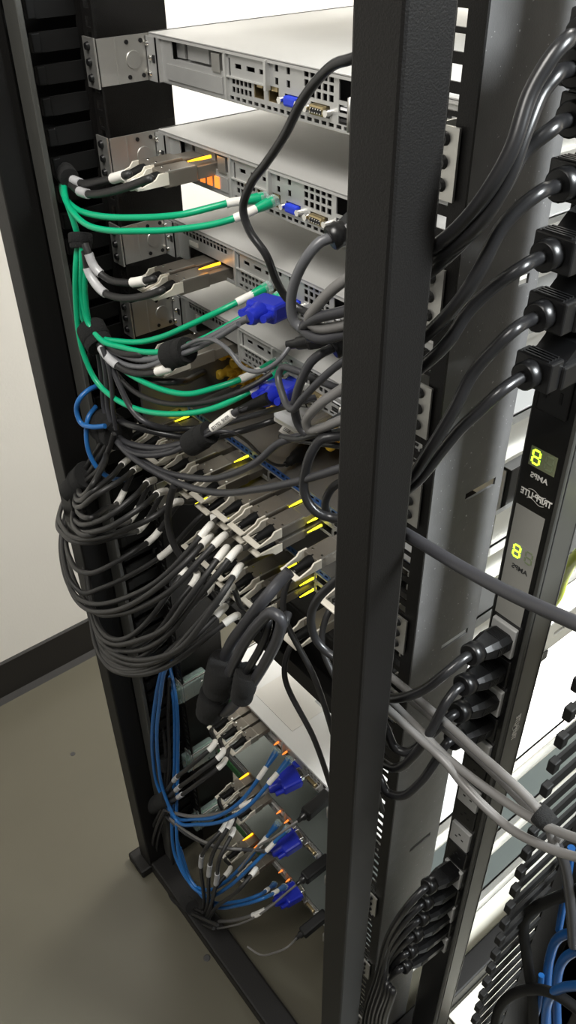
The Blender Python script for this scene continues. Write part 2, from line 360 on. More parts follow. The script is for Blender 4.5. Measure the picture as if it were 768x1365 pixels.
# ---------------------------------------------------------------- switches with blue trim
def switch(zt, label):
    r = empty('network_switch', (0, 0, Z(zt) - .0435), label, 'network switch')
    MB().box(0, .437, .03, .52, 0, .0425).box(0, .437, .0, .03, 0, .0008).box(0, .0008, 0, .03, 0, .0425).box(.436, .437, 0, .03, 0, .0425).build('chassis', 'swlid', r)
    MB().box(.001, .436, .0285, .0298, .001, .042).build('inner_wall', 'dark', r)
    MB().box(-.0005, .4375, -.0015, .52, .0427, .0437).build('lid', 'swlid', r)
    hl = [(.004 + i * .0088, .0095 + i * .0088, .0355, .0395) for i in range(49)]
    MB().panel(.0, .437, .0325, .0425, hl, -.0012, .0).build('blue_vent_strip', 'swblue', r)
    MB().panel(.0, .437, .0005, .0325, [(x, x + .0245, z, z + .0105) for x in PX for z in (.0035, .0195)], -.001, .0002).build('port_frame', 'zinc', r)
    for x in PX:
        for z in (.0035, .0195): MB().box(x - .0006, x, -.003, .02, z, z + .0105).box(x + .0245, x + .0251, -.003, .02, z, z + .0105).box(x, x + .0245, .0, .02, z - .0006, z).build('port_cage', 'chrome', r)
    slide(r, False); slide(r, True); return r
PX = [.003 + i * .0290 for i in range(15)]
switch(-.424, 'upper blue-trimmed network switch crowded with metal plugs')
switch(-.526, 'lower blue-trimmed network switch crowded with metal plugs')
# ---------------------------------------------------------------- cable tools
def smooth(P, step=.004):
    P = [Vector(p) for p in P]; Q = [P[0] * 2 - P[1]] + P + [P[-1] * 2 - P[-2]]; out = []
    for i in range(1, len(Q) - 2):
        a, b, c, d = Q[i - 1:i + 3]; n = max(2, int((c - b).length / step))
        t0 = 0; t1 = max((b - a).length, 1e-5) ** .5; t2 = t1 + max((c - b).length, 1e-5) ** .5; t3 = t2 + max((d - c).length, 1e-5) ** .5
        for k in range(n):
            t = t1 + (t2 - t1) * k / n
            A1 = a * ((t1 - t) / (t1 - t0)) + b * ((t - t0) / (t1 - t0)); A2 = b * ((t2 - t) / (t2 - t1)) + c * ((t - t1) / (t2 - t1)); A3 = c * ((t3 - t) / (t3 - t2)) + d * ((t - t2) / (t3 - t2))
            B1 = A1 * ((t2 - t) / (t2 - t0)) + A2 * ((t - t0) / (t2 - t0)); B2 = A2 * ((t3 - t) / (t3 - t1)) + A3 * ((t - t1) / (t3 - t1))
            out.append(B1 * ((t2 - t) / (t2 - t1)) + B2 * ((t - t1) / (t2 - t1)))
    out.append(P[-1]); return out
def proj(P):
    v = R.transposed() @ (Vector(P) - CAM); return Vector((384 + FPX * v.x / v.z, 682.5 + FPX * v.y / v.z))
def pts(L, y0=None, y1=None):                      # (px, py, Y) or (px, py) with Y running from y0 to y1, or a Vector
    out = []; n = len(L)
    for i, p in enumerate(L):
        if isinstance(p, Vector): out.append(p)
        elif len(p) == 3: out.append(at(p[0], p[1], Y=p[2]))
        else: out.append(at(p[0], p[1], Y=y0 + (y1 - y0) * i / max(1, n - 1)))
    return out
def nearest(path, p):
    q = Vector(p); return min(range(len(path)), key=lambda i: (proj(path[i]) - q).length)
def sleeve(path, i, length, r, m_, parent, name='label_sleeve'):
    a = b = i; L = 0
    while L < length and (a > 0 or b < len(path) - 1):
        if a > 0: L += (path[a] - path[a - 1]).length; a -= 1
        if b < len(path) - 1 and L < length: L += (path[b] - path[b + 1]).length; b += 1
    o = MB().rings(path[a:b + 1], r, 12).build(name, m_, parent); return o
def cable(path3, r, m_, name, label, cat, group=None, labels=(), clear=(), n=12):
    path = smooth(path3); o = MB().rings(path, r, n).build(name, m_); tag(o, label, cat, group)
    for l in labels:
        i = nearest(path, l[:2]); sleeve(path, i, l[2], r * 1.22 + .0003, 'white', o)
    for l in clear:
        i = nearest(path, l[:2]); sleeve(path, i, l[2], r * 1.18 + .0003, 'lucite', o, 'clear_sleeve')
    return o, path
def orient(mb, p, fwd, up=Vector((0, 0, 1))):      # shape built along +Y is turned to run along fwd from p
    f = Vector(fwd).normalized(); x = f.cross(up).normalized(); u = x.cross(f)
    mb.v = [tuple(Vector(p) + x * v[0] + f * v[1] + u * v[2]) for v in mb.v]; return mb
# ---------------------------------------------------------------- metal plugs of the network cables
def metal_plug(parent, xr, zt, down=False, ln=.060, wd=.0245, y=0.0, tall=.0125, lamp=None):
    """body against the panel at (xr = right edge, zt = top)"""
    x0, x1 = xr - wd, xr; s = -1 if down else 1; zc = zt - tall / 2
    b = MB().bbox(x0, x1, y - ln, y - .022, zt - tall, zt, .0012)
    b.bbox(x0 + .001, x1 - .001, y - .024, y + .010, zt - tall + .001, zt - .0018, .0008)
    o = b.build('metal_plug', 'plug', parent)
    t = MB().prism([(y - .022, zt - .0005), (y - .024, zt + .0002), (y - ln + .002, zt + .0002), (y - ln, zt - .001)], 'X', x1 - .0022, x1 - .0004)
    t.build('edge_ridge', 'steel', o)
    dx = MB(); [dx.cyl((x0 + fx * wd, y - fy * ln, zt), (x0 + fx * wd, y - fy * ln, zt + .0004), .0017, .0015, 8) for fx, fy in ((.2, .85), (.8, .85))]; dx.build('rivet', 'chrome', o)
    # latch frame: two side brackets joined by a bar
    zb = zc + s * .0015; ya = y - ln; L = .026
    def arm(xa, xb):
        prof = [(ya + .004, s * .0055), (ya - .006, s * .0055), (ya - .010, s * .0010), (ya - L, -s * .0035), (ya - L - .001, -s * .0058), (ya + .004, -s * .0058)]
        prof = [(u, zb + w_) for u, w_ in prof]
        return MB().prism(prof, 'X', xa, xb)
    a = arm(x0 - .0006, x0 + .0014); c = arm(x1 - .0014, x1 + .0006)
    fr = MB(); fr.add(a.v, a.f); fr.add(c.v, c.f); zz = sorted((zb - s * .0058, zb - s * .0032))
    fr.bbox(x0 - .0006, x1 + .0006, ya - L - .0055, ya - L + .002, zz[0], zz[1], .001)
    fr.build('latch_frame', 'beige', o)
    MB().rings([((x0 + x1) / 2, ya + .003, zc), ((x0 + x1) / 2, ya - .005, zc), ((x0 + x1) / 2, ya - .012, zc - .0005), ((x0 + x1) / 2, ya - .022, zc - .002)], [.0066, .0062, .0048, .0040], 12).build('strain_relief', 'rubber', o)
    return o, Vector(((x0 + x1) / 2, ya - .018, zc - .0018))
def lamp(x, y, z, ln, m_, parent_label):
    pass
ORD = ['first', 'second', 'third', 'fourth', 'fifth', 'sixth', 'seventh', 'eighth', 'ninth', 'tenth', 'eleventh', 'twelfth']
def dac(xr, zt, lab, rest, label, down=False, yl=-.118, r=.0033, ys=None, group=None, wide=.022):
    root = None
    # the jacket is the thing, the plug, latch and tag are its parts
    x0 = xr - .0245; ya = -.060; st = Vector(((xr + x0) / 2, ya - .014, zt - .0125 / 2 - .001))
    n = len(rest); P = [st, st + Vector((-.001, -.018, -.006))]
    if lab: P.append(at(lab[0], lab[1], Y=yl))
    for i, p in enumerate(rest):
        t = (i + 1) / n
        yy = (ys[i] if ys else yl - .078 * math.sin(math.pi * min(1, t * 1.05) ** 1.0) if t < .95 else yl - .02)
        P.append(at(p[0], p[1], Y=yy))
    path = smooth(P); o = MB().rings(path, r, 12).build('network_cable', 'cable'); tag(o, label, 'network cable', group)
    metal_plug(o, xr, zt, down)
    if lab: sleeve(path, nearest(path, lab), wide, r * 1.3, 'white', o)
    return o
# switch 1: rows of plugs.  (right edge, label point, path of the loop)
zu1, zl1, zu2, zl2 = Z(-.4385), Z(-.4560), Z(-.5405), Z(-.5570)
E1 = [(118, 655), (112, 636)]
E2 = [(102, 668), (108, 640)]
UP = [(126, 640)]
S1U = [(.003, (147, 598), [(138, 620), (124, 645), (112, 660), (106, 650), (112, 634)]),
       (.032, (165, 617), [(148, 636), (125, 654), (108, 667), (103, 655), (112, 636)]),
       (.061, (180, 626), [(160, 641), (130, 659), (107, 676), (101, 662), (110, 638)]),
       (.099, (199, 642), [(180, 661), (150, 685), (120, 698), (104, 697), (98, 680), (106, 648)]),
       (.131, (214, 656), [(190, 675), (155, 698), (122, 709), (101, 706), (93, 688), (103, 650)]),
       (.162, (232, 670), [(205, 689), (165, 707), (125, 718), (97, 716), (84, 703), (79, 686), (88, 662), (106, 638)]),
       (.208, (277, 704), [(248, 738), (216, 770), (165, 798), (124, 805), (100, 793), (86, 764), (81, 722), (90, 675), (106, 642)]),
       (.238, (295, 717), [(268, 745), (238, 778), (196, 806), (156, 819), (127, 816), (106, 788), (92, 752), (86, 715), (104, 655)]),
       (.267, (314, 735), [(290, 765), (256, 806), (228, 842), (200, 862), (168, 868), (143, 860), (127, 836), (119, 790), (108, 730), (106, 660)])]
S1L = [(.032, (159, 667), [(140, 678), (122, 690), (107, 686), (104, 665), (110, 645)]),
       (.070, (177, 689), [(152, 702), (122, 713), (102, 707), (98, 682), (108, 648)]),
       (.099, (189, 703), [(165, 712), (130, 722), (100, 722), (84, 712), (77, 697), (84, 670), (104, 642)]),
       (.131, (205, 716), [(180, 734), (150, 752), (122, 764), (104, 760), (94, 745), (88, 722), (90, 690), (106, 650)]),
       (.172, (222, 736), [(179, 764), (138, 783), (110, 790), (94, 775), (86, 750), (84, 719), (94, 680), (107, 648)]),
       (.208, (277, 718), [(255, 742), (226, 770), (186, 800), (148, 815), (114, 811), (95, 788), (84, 750), (83, 715), (100, 660)]),
       (.238, (299, 734), [(278, 762), (252, 797), (222, 836), (186, 853), (154, 859), (134, 848), (123, 820), (115, 770), (106, 715), (106, 660)]),
       (.267, (317, 759), [(300, 786), (273, 826), (243, 862), (205, 878), (166, 877), (141, 862), (127, 835), (118, 780), (109, 715), (108, 660)])]
S2U = [(.128, (262, 770), [(240, 800), (214, 838), (182, 862), (156, 868), (136, 856), (125, 830), (118, 780), (112, 720), (110, 660)]),
       (.160, (281, 782), [(260, 803), (234, 834), (203, 866), (170, 882), (146, 875), (130, 850), (122, 805), (114, 745), (110, 660)]),
       (.190, (250, 760), [(226, 790), (200, 825), (170, 850), (146, 850), (130, 830), (121, 790), (114, 735), (110, 670)]),
       (.222, (300, 794), [(274, 822), (246, 855), (213, 883), (176, 891), (150, 882), (132, 858), (124, 815), (116, 755), (111, 680)]),
       (.254, (306, 782), [(286, 804), (258, 838), (226, 872), (190, 886), (158, 880), (138, 862), (127, 830), (118, 775), (112, 700)])]
S2L = [(.190, (289, 808), [(266, 830), (236, 858), (206, 884), (172, 893), (147, 884), (131, 860), (123, 820), (115, 760), (110, 690)]),
       (.222, (297, 812), [(272, 838), (240, 866), (208, 889), (172, 896), (145, 887), (129, 860), (122, 820), (114, 760), (110, 690)]),
       (.254, (311, 823), [(280, 846), (247, 873), (210, 894), (172, 899), (143, 887), (127, 858), (120, 815), (113, 755), (109, 690)])]
def rows(L, z, name, down, yo):
    for k, (xr, lab, rest) in enumerate(L):
        dac(xr, z, lab, rest, '%s white-tagged black cable from the left, %s' % (ORD[k], name), down, yl=-.118 - yo - k * .0012)
rows(S1U, zu1, 'upper row of the upper blue-trimmed switch', False, .0)
rows(S1L, zl1, 'lower row of the upper blue-trimmed switch', True, .006)
rows(S2U, zu2, 'upper row of the lower blue-trimmed switch', False, .010)
rows(S2L, zl2, 'lower row of the lower blue-trimmed switch', True, .016)
# plugs whose cables run off to the right behind the big post
for xr, z, dn, lb in ((.333, zu1, 0, 'black cable with beige latch at the right end of the upper blue-trimmed switch'),
                      (.333, zu2, 0, 'black cable with beige latch at the right end of the lower blue-trimmed switch'),
                      (.395, zu1, 0, 'black cable with metal plug hidden behind the thick post, upper switch')):
    st = Vector((xr - .0122, -.074, z - .0072)); P = [st, st + Vector((0, -.015, -.008)), st + Vector((.008, -.030, -.04)), st + Vector((.06, -.03, -.10)), st + Vector((.09, -.01, -.25))]
    o, path = cable(P, .0033, 'cable', 'network_cable', lb, 'network cable'); metal_plug(o, xr, z, bool(dn))
# lamps in the switches
def lamp_strip(x, z, y0, y1, m_, sw, w_=.003):
    o = MB().rings([(x, y0, z), (x, (y0 + y1) / 2, z), (x, y1, z)], [.0015, .0013, .0006], 8).build('lamp', m_); return o
sws = [o for o in D.objects if o.name.startswith('network_switch')]
def child_lamp(root, x, z, y0, y1, m_, r=.0015):
    lz = z - root.location.z
    return MB().rings([(x, y0, lz), (x, (y0 + y1) / 2, lz), (x, y1, lz)], [r, r * .9, r * .4], 8).build('status_lamp', m_, root)
s1 = sws[0] if sws[0].location.z > sws[1].location.z else sws[1]; s2 = sws[1] if s1 is sws[0] else sws[0]
for x, z in ((.0415, -.4385), (.0725, -.4500), (.1355, -.4340), (.1355, -.4540), (.2400, -.4400), (.2720, -.4430), (.2720, -.4570), (.045, -.4385), (.0045, -.439)):
    child_lamp(s1, x, Z(z), -.003, -.024, 'yled')
for x, z in ((.034, -.556), (.226, -.545), (.2585, -.547), (.2585, -.566), (.10, -.547), (.16, -.55), (.195, -.566)):
    child_lamp(s2, x, Z(z), -.003, -.024, 'yled')
# ---------------------------------------------------------------- green patch cables
def rj45(o, end, d, m_='green'):
    orient(MB().bbox(-.0055, .0055, .006, .014, -.0038, .0038, .001).box(-.002, .002, .004, .012, .0038, .005), end, d).build('clear_plug', 'clear', o)
    orient(MB().rings([(0, -.014, 0), (0, -.004, 0), (0, .004, 0), (0, .009, 0)], [.0033, .0045, .0052, .0052], 10), end, d).build('boot', m_, o)
GB = [(107, 345, -.118), (104, 318, -.115)]
def green(P, r, label, plug=True, labels=()):
    pp = pts(P); pp[-1].y = -.020
    o, path = cable(pp, r, 'green', 'patch_cable', label, 'patch cable', 'green patch cables', labels)
    if plug: rj45(o, path[-1], path[-1] - path[-3])
    return o
green([(82, 234, -.10), (84, 258, -.112), (101, 278, -.118), (133, 288, -.115), (183, 290, -.10), (242, 286, -.078), (284, 276, -.055), (308, 270, -.04), (336, 266, -.022)], .0031,
      'upper green cable to the second server, white label near its plug', labels=[(317, 269, .020)])
green([(84, 238, -.104), (88, 268, -.120), (113, 298, -.126), (143, 307, -.120), (187, 308, -.105), (222, 307, -.09), (284, 299, -.062), (318, 289, -.045), (350, 274, -.022)], .0031,
      'lower green cable to the second server, passing under the black cord', labels=[(330, 284, .020)])
green([(106, 322, -.118), (104, 350, -.122), (104, 392, -.124), (112, 428, -.124), (132, 449, -.122), (160, 455, -.115), (185, 456, -.106), (216, 449, -.095), (247, 436, -.082), (300, 411, -.055), (343, 389, -.022)], .0031,
      'green cable curving to the third server, above the first blue plug', labels=[(328, 397, .021)])
green([(109, 320, -.122), (109, 350, -.126), (109, 395, -.128), (118, 432, -.128), (137, 455, -.126), (163, 463, -.118), (191, 469, -.11), (222, 468, -.10), (270, 452, -.085), (320, 425, -.055), (352, 404, -.03)], .0031,
      'green cable running behind the black strap to the third server')
green([(111, 324, -.120), (113, 360, -.124), (114, 400, -.126), (122, 440, -.126), (147, 478, -.126), (166, 494, -.122), (191, 509, -.116), (222, 521, -.106), (254, 525, -.096), (290, 516, -.078), (320, 506, -.058), (348, 492, -.03)], .0031,
      'green cable dipping across the dark console box, ends above the second blue plug', labels=[(334, 500, .022)])
green([(104, 322, -.122), (101, 355, -.130), (101, 400, -.134), (106, 450, -.136), (114, 479, -.135), (129, 509, -.132), (154, 532, -.128), (185, 546, -.120), (229, 552, -.110), (275, 547, -.096), (312, 533, -.08), (342, 516, -.058), (364, 498, -.03)], .0031,
      'lowest green cable, sweeping down over the plugs of the upper switch', labels=[(348, 513, .020)])
o = cable(pts([(85, 236, -.10), (88, 265, -.118), (98, 295, -.120), (105, 320, -.118), (106, 332, -.118)]), .0031, 'green', 'patch_cable', 'short green cable running straight down into the top strap', 'patch cable', 'green patch cables')
# ---------------------------------------------------------------- hook and loop straps
def strap(P, r, label, width=None, name='hook_and_loop_strap', mm='velcro'):
    pp = pts(P); q = smooth(pp, .002); n = len(q)
    rr = [r] * n; rr[0] *= .93; rr[-1] *= .93
    o = MB().rings(q, rr, 18).build(name, mm); tag(o, label, 'strap'); 
    a, b = q[0], q[-1]; d = (b - a).normalized(); side = d.cross(Vector((0, -1, 0))).normalized()
    f = MB(); mid = (a + b) / 2 + Vector((0, -r * .9, 0)); k0 = n // 5; f.rings([a - d * .001, a + d * .0005, a + (b - a) * .62, a + (b - a) * .66], [r * .98, r * 1.07, r * 1.07, r * 1.0], 20)
    f.build('loose_end', mm, o); return o
strap([(82, 226, -.098), (93, 238, -.104)], .0105, 'black strap at the top of the green cables')
strap([(107, 312, -.118), (108, 331, -.122)], .0115, 'black strap around the upright green cables beside the third server')
strap([(120, 436, -.122), (134, 462, -.124)], .0155, 'black strap where green and grey cables turn, left of the fourth server')
strap([(226, 474, -.100), (250, 466, -.095)], .0135, 'black strap around grey cables below the first blue plug')
strap([(254, 592, -.105), (280, 576, -.098)], .0125, 'black strap beside the printed cable tag')
strap([(138, 566, -.122), (158, 580, -.124)], .0195, 'black strap above the white tags, left of the upper switch')
strap([(98, 652, -.150), (117, 632, -.146)], .0185, 'black strap gathering the switch cables at the left post')
# ---------------------------------------------------------------- plugs in the upper servers
def server_plugs(srv, ztop, spec, amb):
    for k, (xr, dz, P, labs, clr, lb) in enumerate(spec):
        z = Z(ztop) + dz; st = Vector((xr - .0122, -.078, z - .0082))
        pp = [st, st + Vector((-.001, -.012, -.001))] + pts(P)
        o, path = cable(pp, .0038, 'cable', 'network_cable', lb, 'network cable', None, labs, clr)
        metal_plug(o, xr, z, False, ln=.060, wd=.0238, tall=.015)
    for (x, z, y0, y1) in amb: child_lamp(srv, x, Z(ztop) + z, y0, y1, 'amber', .0016)
server_plugs(sv[1], -.0895, [
    (.0755, -.0105, [(172, 232, -.095), (143, 240, -.10), (113, 245, -.105), (95, 239, -.105)], [(159, 236, .021)], [(101, 242, .014)], 'upper of two black cables with metal plugs at the second server'),
    (.1010, -.0125, [(200, 238, -.098), (173, 248, -.105), (150, 255, -.108), (123, 259, -.112), (104, 254, -.11), (95, 246, -.108)], [(175, 247, .021)], [(110, 257, .018)], 'lower of two black cables with metal plugs at the second server')],
    [(.0965, -.0085, -.003, -.030)])
server_plugs(sv[2], -.180, [
    (.0830, -.0270, [(205, 372, -.098), (169, 377, -.108), (144, 372, -.115), (126, 356, -.120), (118, 338, -.122), (113, 325, -.122)], [(184, 376, .021)], [(122, 348, .020)], 'upper of two black cables with metal plugs at the third server'),
    (.1090, -.0285, [(216, 387, -.102), (191, 395, -.110), (160, 397, -.118), (135, 387, -.122), (118, 362, -.124), (113, 335, -.124)], [(204, 390, .021)], [(127, 374, .034)], 'lower of two black cables with metal plugs at the third server')],
    [(.1010, -.0250, -.003, -.030)])
server_plugs(sv[3], -.268, [
    (.0830, -.0270, [(190, 473, -.11), (160, 470, -.12), (135, 455, -.125)], [], [], 'upper of two black cables at the fourth server, mostly behind the strap'),
    (.1090, -.0285, [(228, 490, -.104), (195, 498, -.114), (168, 494, -.122), (145, 478, -.128), (128, 452, -.126)], [(221, 492, .021)], [(141, 474, .030)], 'lower of two black cables at the fourth server, white tag under the strap')],
    [])
# grey card behind the second server's plugs glows through its vents
for i in range(4):
    MB().box(.060 + i * .013, .068 + i * .013, -.0022, -.0012, .006, .017).build('lit_vent', 'oled', sv[1])
# ---------------------------------------------------------------- video cables with blue plugs
def vga_plug(o, p, d, black=False):
    d = Vector(d).normalized(); L = .058
    orient(MB().bbox(-.0170, .0170, .018, L - .008, -.0090, .0090, .0035), p, d).build('blue_hood', 'vga', o)
    orient(MB().rings([(0, 0, 0), (0, .006, 0), (0, .012, 0), (0, .019, 0), (0, .022, 0)], [.0065, .0085, .0074, .0105, .0085], 14), p, d).build('blue_collar', 'vga', o)
    t = MB()
    for s in (-1, 1): t.cyl((s * .0125, .006, 0), (s * .0125, .020, 0), .0038, .0038, 10); t.cyl((s * .0125, .016, 0), (s * .0125, L - .008, 0), .0042, .0042, 10)
    orient(t, p, d).build('thumb_screw', 'vga', o)
    orient(MB().bbox(-.0095, .0095, L - .009, L, -.005, .005, .002), p, d).build('shell', 'chrome', o)
o, path = cable(pts([(331, 424, -.068), (312, 433, -.075), (290, 445, -.084), (262, 459, -.092), (240, 468, -.098), (225, 473, -.102), (200, 479, -.108), (179, 478, -.114), (154, 469, -.120), (129, 455, -.124)]), .0036, 'grey', 'video_cable', 'grey cable ending in the upper bright blue plug', 'video cable')
vga_plug(o, path[0], at(378, 402, Y=-.012) - path[0])
o, path = cable(pts([(350, 534, -.070), (334, 541, -.078), (315, 549, -.086), (297, 561, -.094), (284, 571, -.10), (266, 584, -.104), (247, 590, -.108), (214, 597, -.114), (182, 594, -.120), (162, 586, -.123), (148, 570, -.124)]), .0037, 'darkgrey', 'video_cable', 'dark cable with printed white tag ending in the second bright blue plug', 'video cable', None)
i = nearest(path, (298, 560)); sl = sleeve(path, i, .030, .0052, 'white', o)
dd = (path[i - 2] - path[i + 2]).normalized(); tc = (CAM - path[i]).normalized(); upv = tc.cross(dd).normalized()
rm = Matrix((dd, upv, dd.cross(upv))).transposed()
text_mesh('8317S2  SN08', .0046, 'ink', o, path[i] + rm.col[2] * .0053, rm.to_quaternion(), False, .0001, 'printed_tag')
orient(MB().rings([(0, 0, 0), (0, .02, 0), (0, .034, 0)], [.0038, .0054, .0062], 12), path[6], (path[0] - path[6])).build('strain_relief', 'rubber', o)
vga_plug(o, path[0], at(392, 512, Y=-.012) - path[0])
GR = [
 ([(318, 432, -.080), (290, 450, -.088), (258, 466, -.098), (222, 479, -.106), (191, 489, -.114), (163, 484, -.120), (138, 466, -.125)], .0028, 'grey', 'lower grey strand leaving the upper blue plug towards the left strap'),
 ([(246, 592, -.108), (214, 602, -.116), (182, 602, -.122), (160, 592, -.126), (146, 572, -.127)], .0030, 'darkgrey', 'middle grey strand between the two left straps under the upper switch plugs'),
 ([(252, 592, -.110), (228, 603, -.118), (200, 607, -.124), (178, 604, -.128), (158, 592, -.130), (145, 574, -.130)], .0031, 'darkgrey', 'lowest grey strand curving below the plugs into the left strap'),
 ([(146, 570, -.124), (139, 545, -.122), (136, 512, -.120), (133, 485, -.120), (129, 458, -.122)], .0031, 'darkgrey', 'left grey strand running straight up between two straps'),
 ([(150, 570, -.128), (144, 545, -.127), (142, 512, -.126), (139, 485, -.126), (133, 458, -.126)], .0031, 'darkgrey', 'second grey strand running straight up between two straps'),
 ([(155, 572, -.130), (151, 548, -.131), (149, 515, -.130), (145, 488, -.130), (136, 462, -.130)], .0028, 'darkgrey', 'third grey strand running straight up between two straps'),
 ([(120, 560, -.115), (113, 530, -.112), (112, 505, -.112), (118, 480, -.114), (124, 455, -.118)], .0031, 'cable', 'black cable bowing out left of the upright grey strands'),
 ([(150, 580, -.130), (138, 600, -.138), (126, 620, -.144), (112, 640, -.150)], .0034, 'cable', 'short black cable between the two lower left straps'),
 ([(145, 578, -.128), (130, 598, -.136), (118, 618, -.142), (106, 642, -.150)], .0034, 'cable', 'second short black cable between the two lower left straps'),
 ([(152, 578, -.132), (143, 604, -.140), (133, 624, -.146), (116, 640, -.152)], .0034, 'cable', 'third short black cable between the two lower left straps'),
]
for P, r, mm, lb in GR: cable(pts(P), r, mm, 'grey_cable' if 'grey' in lb else 'black_cable', lb, 'cable')
LONG = [
 ([(151, 573, -.122), (168, 592, -.122), (188, 612, -.124), (216, 628, -.124), (251, 636, -.124), (282, 638, -.122), (314, 630, -.120), (345, 614, -.116), (370, 592, -.108), (395, 583, -.10), (430, 580, -.092), (470, 572, -.085), (520, 560, -.08)], .0036, 'darkgrey', 'upper long dark grey cable arching across the upper switch'),
 ([(149, 577, -.128), (163, 597, -.130), (185, 616, -.132), (216, 634, -.132), (251, 649, -.132), (295, 657, -.130), (345, 652, -.128), (395, 642, -.122), (445, 627, -.115), (480, 615, -.108), (530, 596, -.10)], .0036, 'darkgrey', 'lower long dark grey cable arching across the upper switch'),
 ([(142, 470, -.126), (160, 515, -.126), (176, 546, -.124), (193, 562, -.120), (222, 571, -.100), (256, 571, -.075), (290, 567, -.06), (330, 556, -.045), (358, 548, -.04), (392, 538, -.06), (420, 530, -.04)], .0033, 'darkgrey', 'dark cable dipping just under the lowest green cable'),
 ([(132, 460, -.124), (150, 492, -.122), (175, 519, -.118), (205, 534, -.112), (235, 539, -.104), (275, 536, -.092), (310, 526, -.08), (340, 512, -.062), (362, 498, -.045)], .0030, 'cable', 'thin dark cable between the two lowest green cables'),
 ([(128, 455, -.120), (160, 486, -.116), (200, 507, -.106), (235, 509, -.094), (258, 503, -.02), (277, 493, .048)], .0040, 'cord', 'thick black cable leading to the yellow plugs'),
 ([(156, 560, -.124), (185, 570, -.120), (240, 582, -.09), (280, 583, -.06), (320, 575, -.03), (360, 562, -.005), (395, 550, .03)], .0040, 'cord', 'black cable lying over the grey lid behind the printed tag'),
 ([(232, 648, -.135), (226, 669, -.138), (224, 697, -.140), (231, 724, -.140), (243, 744, -.136), (262, 760, -.125)], .0040, 'cable', 'black cable hanging in a bow in front of the lower switch'),
]
for P, r, mm, lb in LONG: cable(pts(P), r, mm, 'cable', lb, 'cable')
# ---------------------------------------------------------------- yellow plugs of the console switch
ky = Z(-.392)
for i, row in [(i, row) for row in (0, 1) for i in range(14)]:
    x = .004 + i * .0275 + row * .008; ky = Z(-.397) if row == 0 else Z(-.366)
    o = empty('yellow_plug', (x, .100, ky), ('yellow moulded plug, %s from the left in the %s row of the console switch' % ((ORD + ['thirteenth', 'fourteenth'])[i], 'upper' if row else 'lower')), 'plug', 'row of yellow plugs in the console switch')
    MB().bbox(-.0138, .0138, -.036, -.002, -.0085, .0085, .003).build('hood', 'yellow', o)
    t = MB()
    for s in (-1, 1): t.cyl((s * .0112, -.044, .003), (s * .0112, -.016, .003), .0034, .0034, 10)
    t.build('thumb_screw', 'yellow', o)
    MB().rings([(0, -.054, 0), (0, -.052, 0), (0, -.047, 0), (0, -.044, 0), (0, -.040, 0), (0, -.035, 0)], [.0050, .0068, .0068, .0050, .0062, .0085], 14).build('collar', 'yellow', o)
    if i > 20: MB().rings(smooth([(0, -.050, 0), (-.004, -.068, -.002), (-.030, -.080, -.005), (-.08, -.084, -.006)]), .0033, 10).build('cable_end', 'cord', o)
# ---------------------------------------------------------------- cords in front of the servers, right part
def plug_c13(root, p, d, L=.040, scale=1.0, up=Vector((0, 0, 1)), name='plug_body'):
    s = scale
    prof = [(-.0095 * s, -.0078 * s), (.0095 * s, -.0078 * s), (.0112 * s, -.005 * s), (.0112 * s, .0045 * s), (.0070 * s, .0085 * s), (-.0070 * s, .0085 * s), (-.0112 * s, .0045 * s), (-.0112 * s, -.005 * s)]
    b = MB(); rings = [(.012 * s, .72), (.018 * s, .86), (.026 * s, 1), (L, 1.0)]
    vs = []; n = len(prof)
    for y, k in rings: vs += [(u * k, y, w_ * k) for u, w_ in prof]
    fs = [(i * n + k, i * n + (k + 1) % n, (i + 1) * n + (k + 1) % n, (i + 1) * n + k) for i in range(len(rings) - 1) for k in range(n)] + [list(range(n))[::-1], list(range(len(vs) - n, len(vs)))]
    b.add(vs, fs); [b.box(-.007 * s, .007 * s, .027 * s + j * .0022, .0278 * s + j * .0022, .0084 * s, .0090 * s) for j in range(6)]
    [b.box(.0110 * s, .0117 * s, .024 * s + j * .0022, .0248 * s + j * .0022, -.004 * s, .0035 * s) for j in range(6)]
    o = orient(b, p, d, up).build(name, 'plastic', root)
    orient(MB().rings([(0, 0, 0), (0, .001, 0), (0, .0085 * s, 0), (0, .0095 * s, 0), (0, .013 * s, 0)], [.0082 * s, .0094 * s, .0094 * s, .0080 * s, .0078 * s], 18), p, d, up).build('collar', 'plastic', root)
    return o
def cord(P, r, label, mm='cord', cat='power cord', name='power_cord', group=None):
    return cable(pts(P), r, mm, name, label, cat, group)
# S-shaped cord hanging from the top
cord([(560, 40, -.10), (510, 62, -.11), (467, 79, -.115), (447, 85, -.115), (422, 108, -.112), (401, 137, -.110), (380, 179, -.108), (355, 217, -.106), (334, 246, -.105), (324, 279, -.105), (333, 308, -.104), (355, 340, -.100), (368, 373, -.092), (382, 397, -.085), (404, 414, -.08), (455, 417, -.075), (500, 408, -.065)], .0033, 'black cord hanging in a long S in front of the top servers')
def cord_plug(P, r, label, mm='grey', sc=1.0, ln=.032):
    o, path = cord(P, r, label, mm)
    d = (path[0] - path[6]).normalized(); d = (d + Vector((0, .6, 0))).normalized()
    plug_c13(o, path[0] - d * .002, d, ln, sc); return o
cord_plug([(443, 317, -.092), (428, 322, -.10), (411, 340, -.108), (394, 373, -.112), (388, 404, -.112), (393, 430, -.110), (412, 442, -.106), (452, 435, -.10), (495, 424, -.09)], .0040, 'grey cord looping down from a round black plug beside the post', 'grey')
cord([(505, 350, -.09), (470, 367, -.095), (452, 379, -.10), (437, 392, -.104), (419, 413, -.108), (411, 427, -.108), (424, 437, -.106), (455, 434, -.10), (500, 418, -.09)], .0042, 'shiny grey cord making a tight loop inside the first', 'pale')
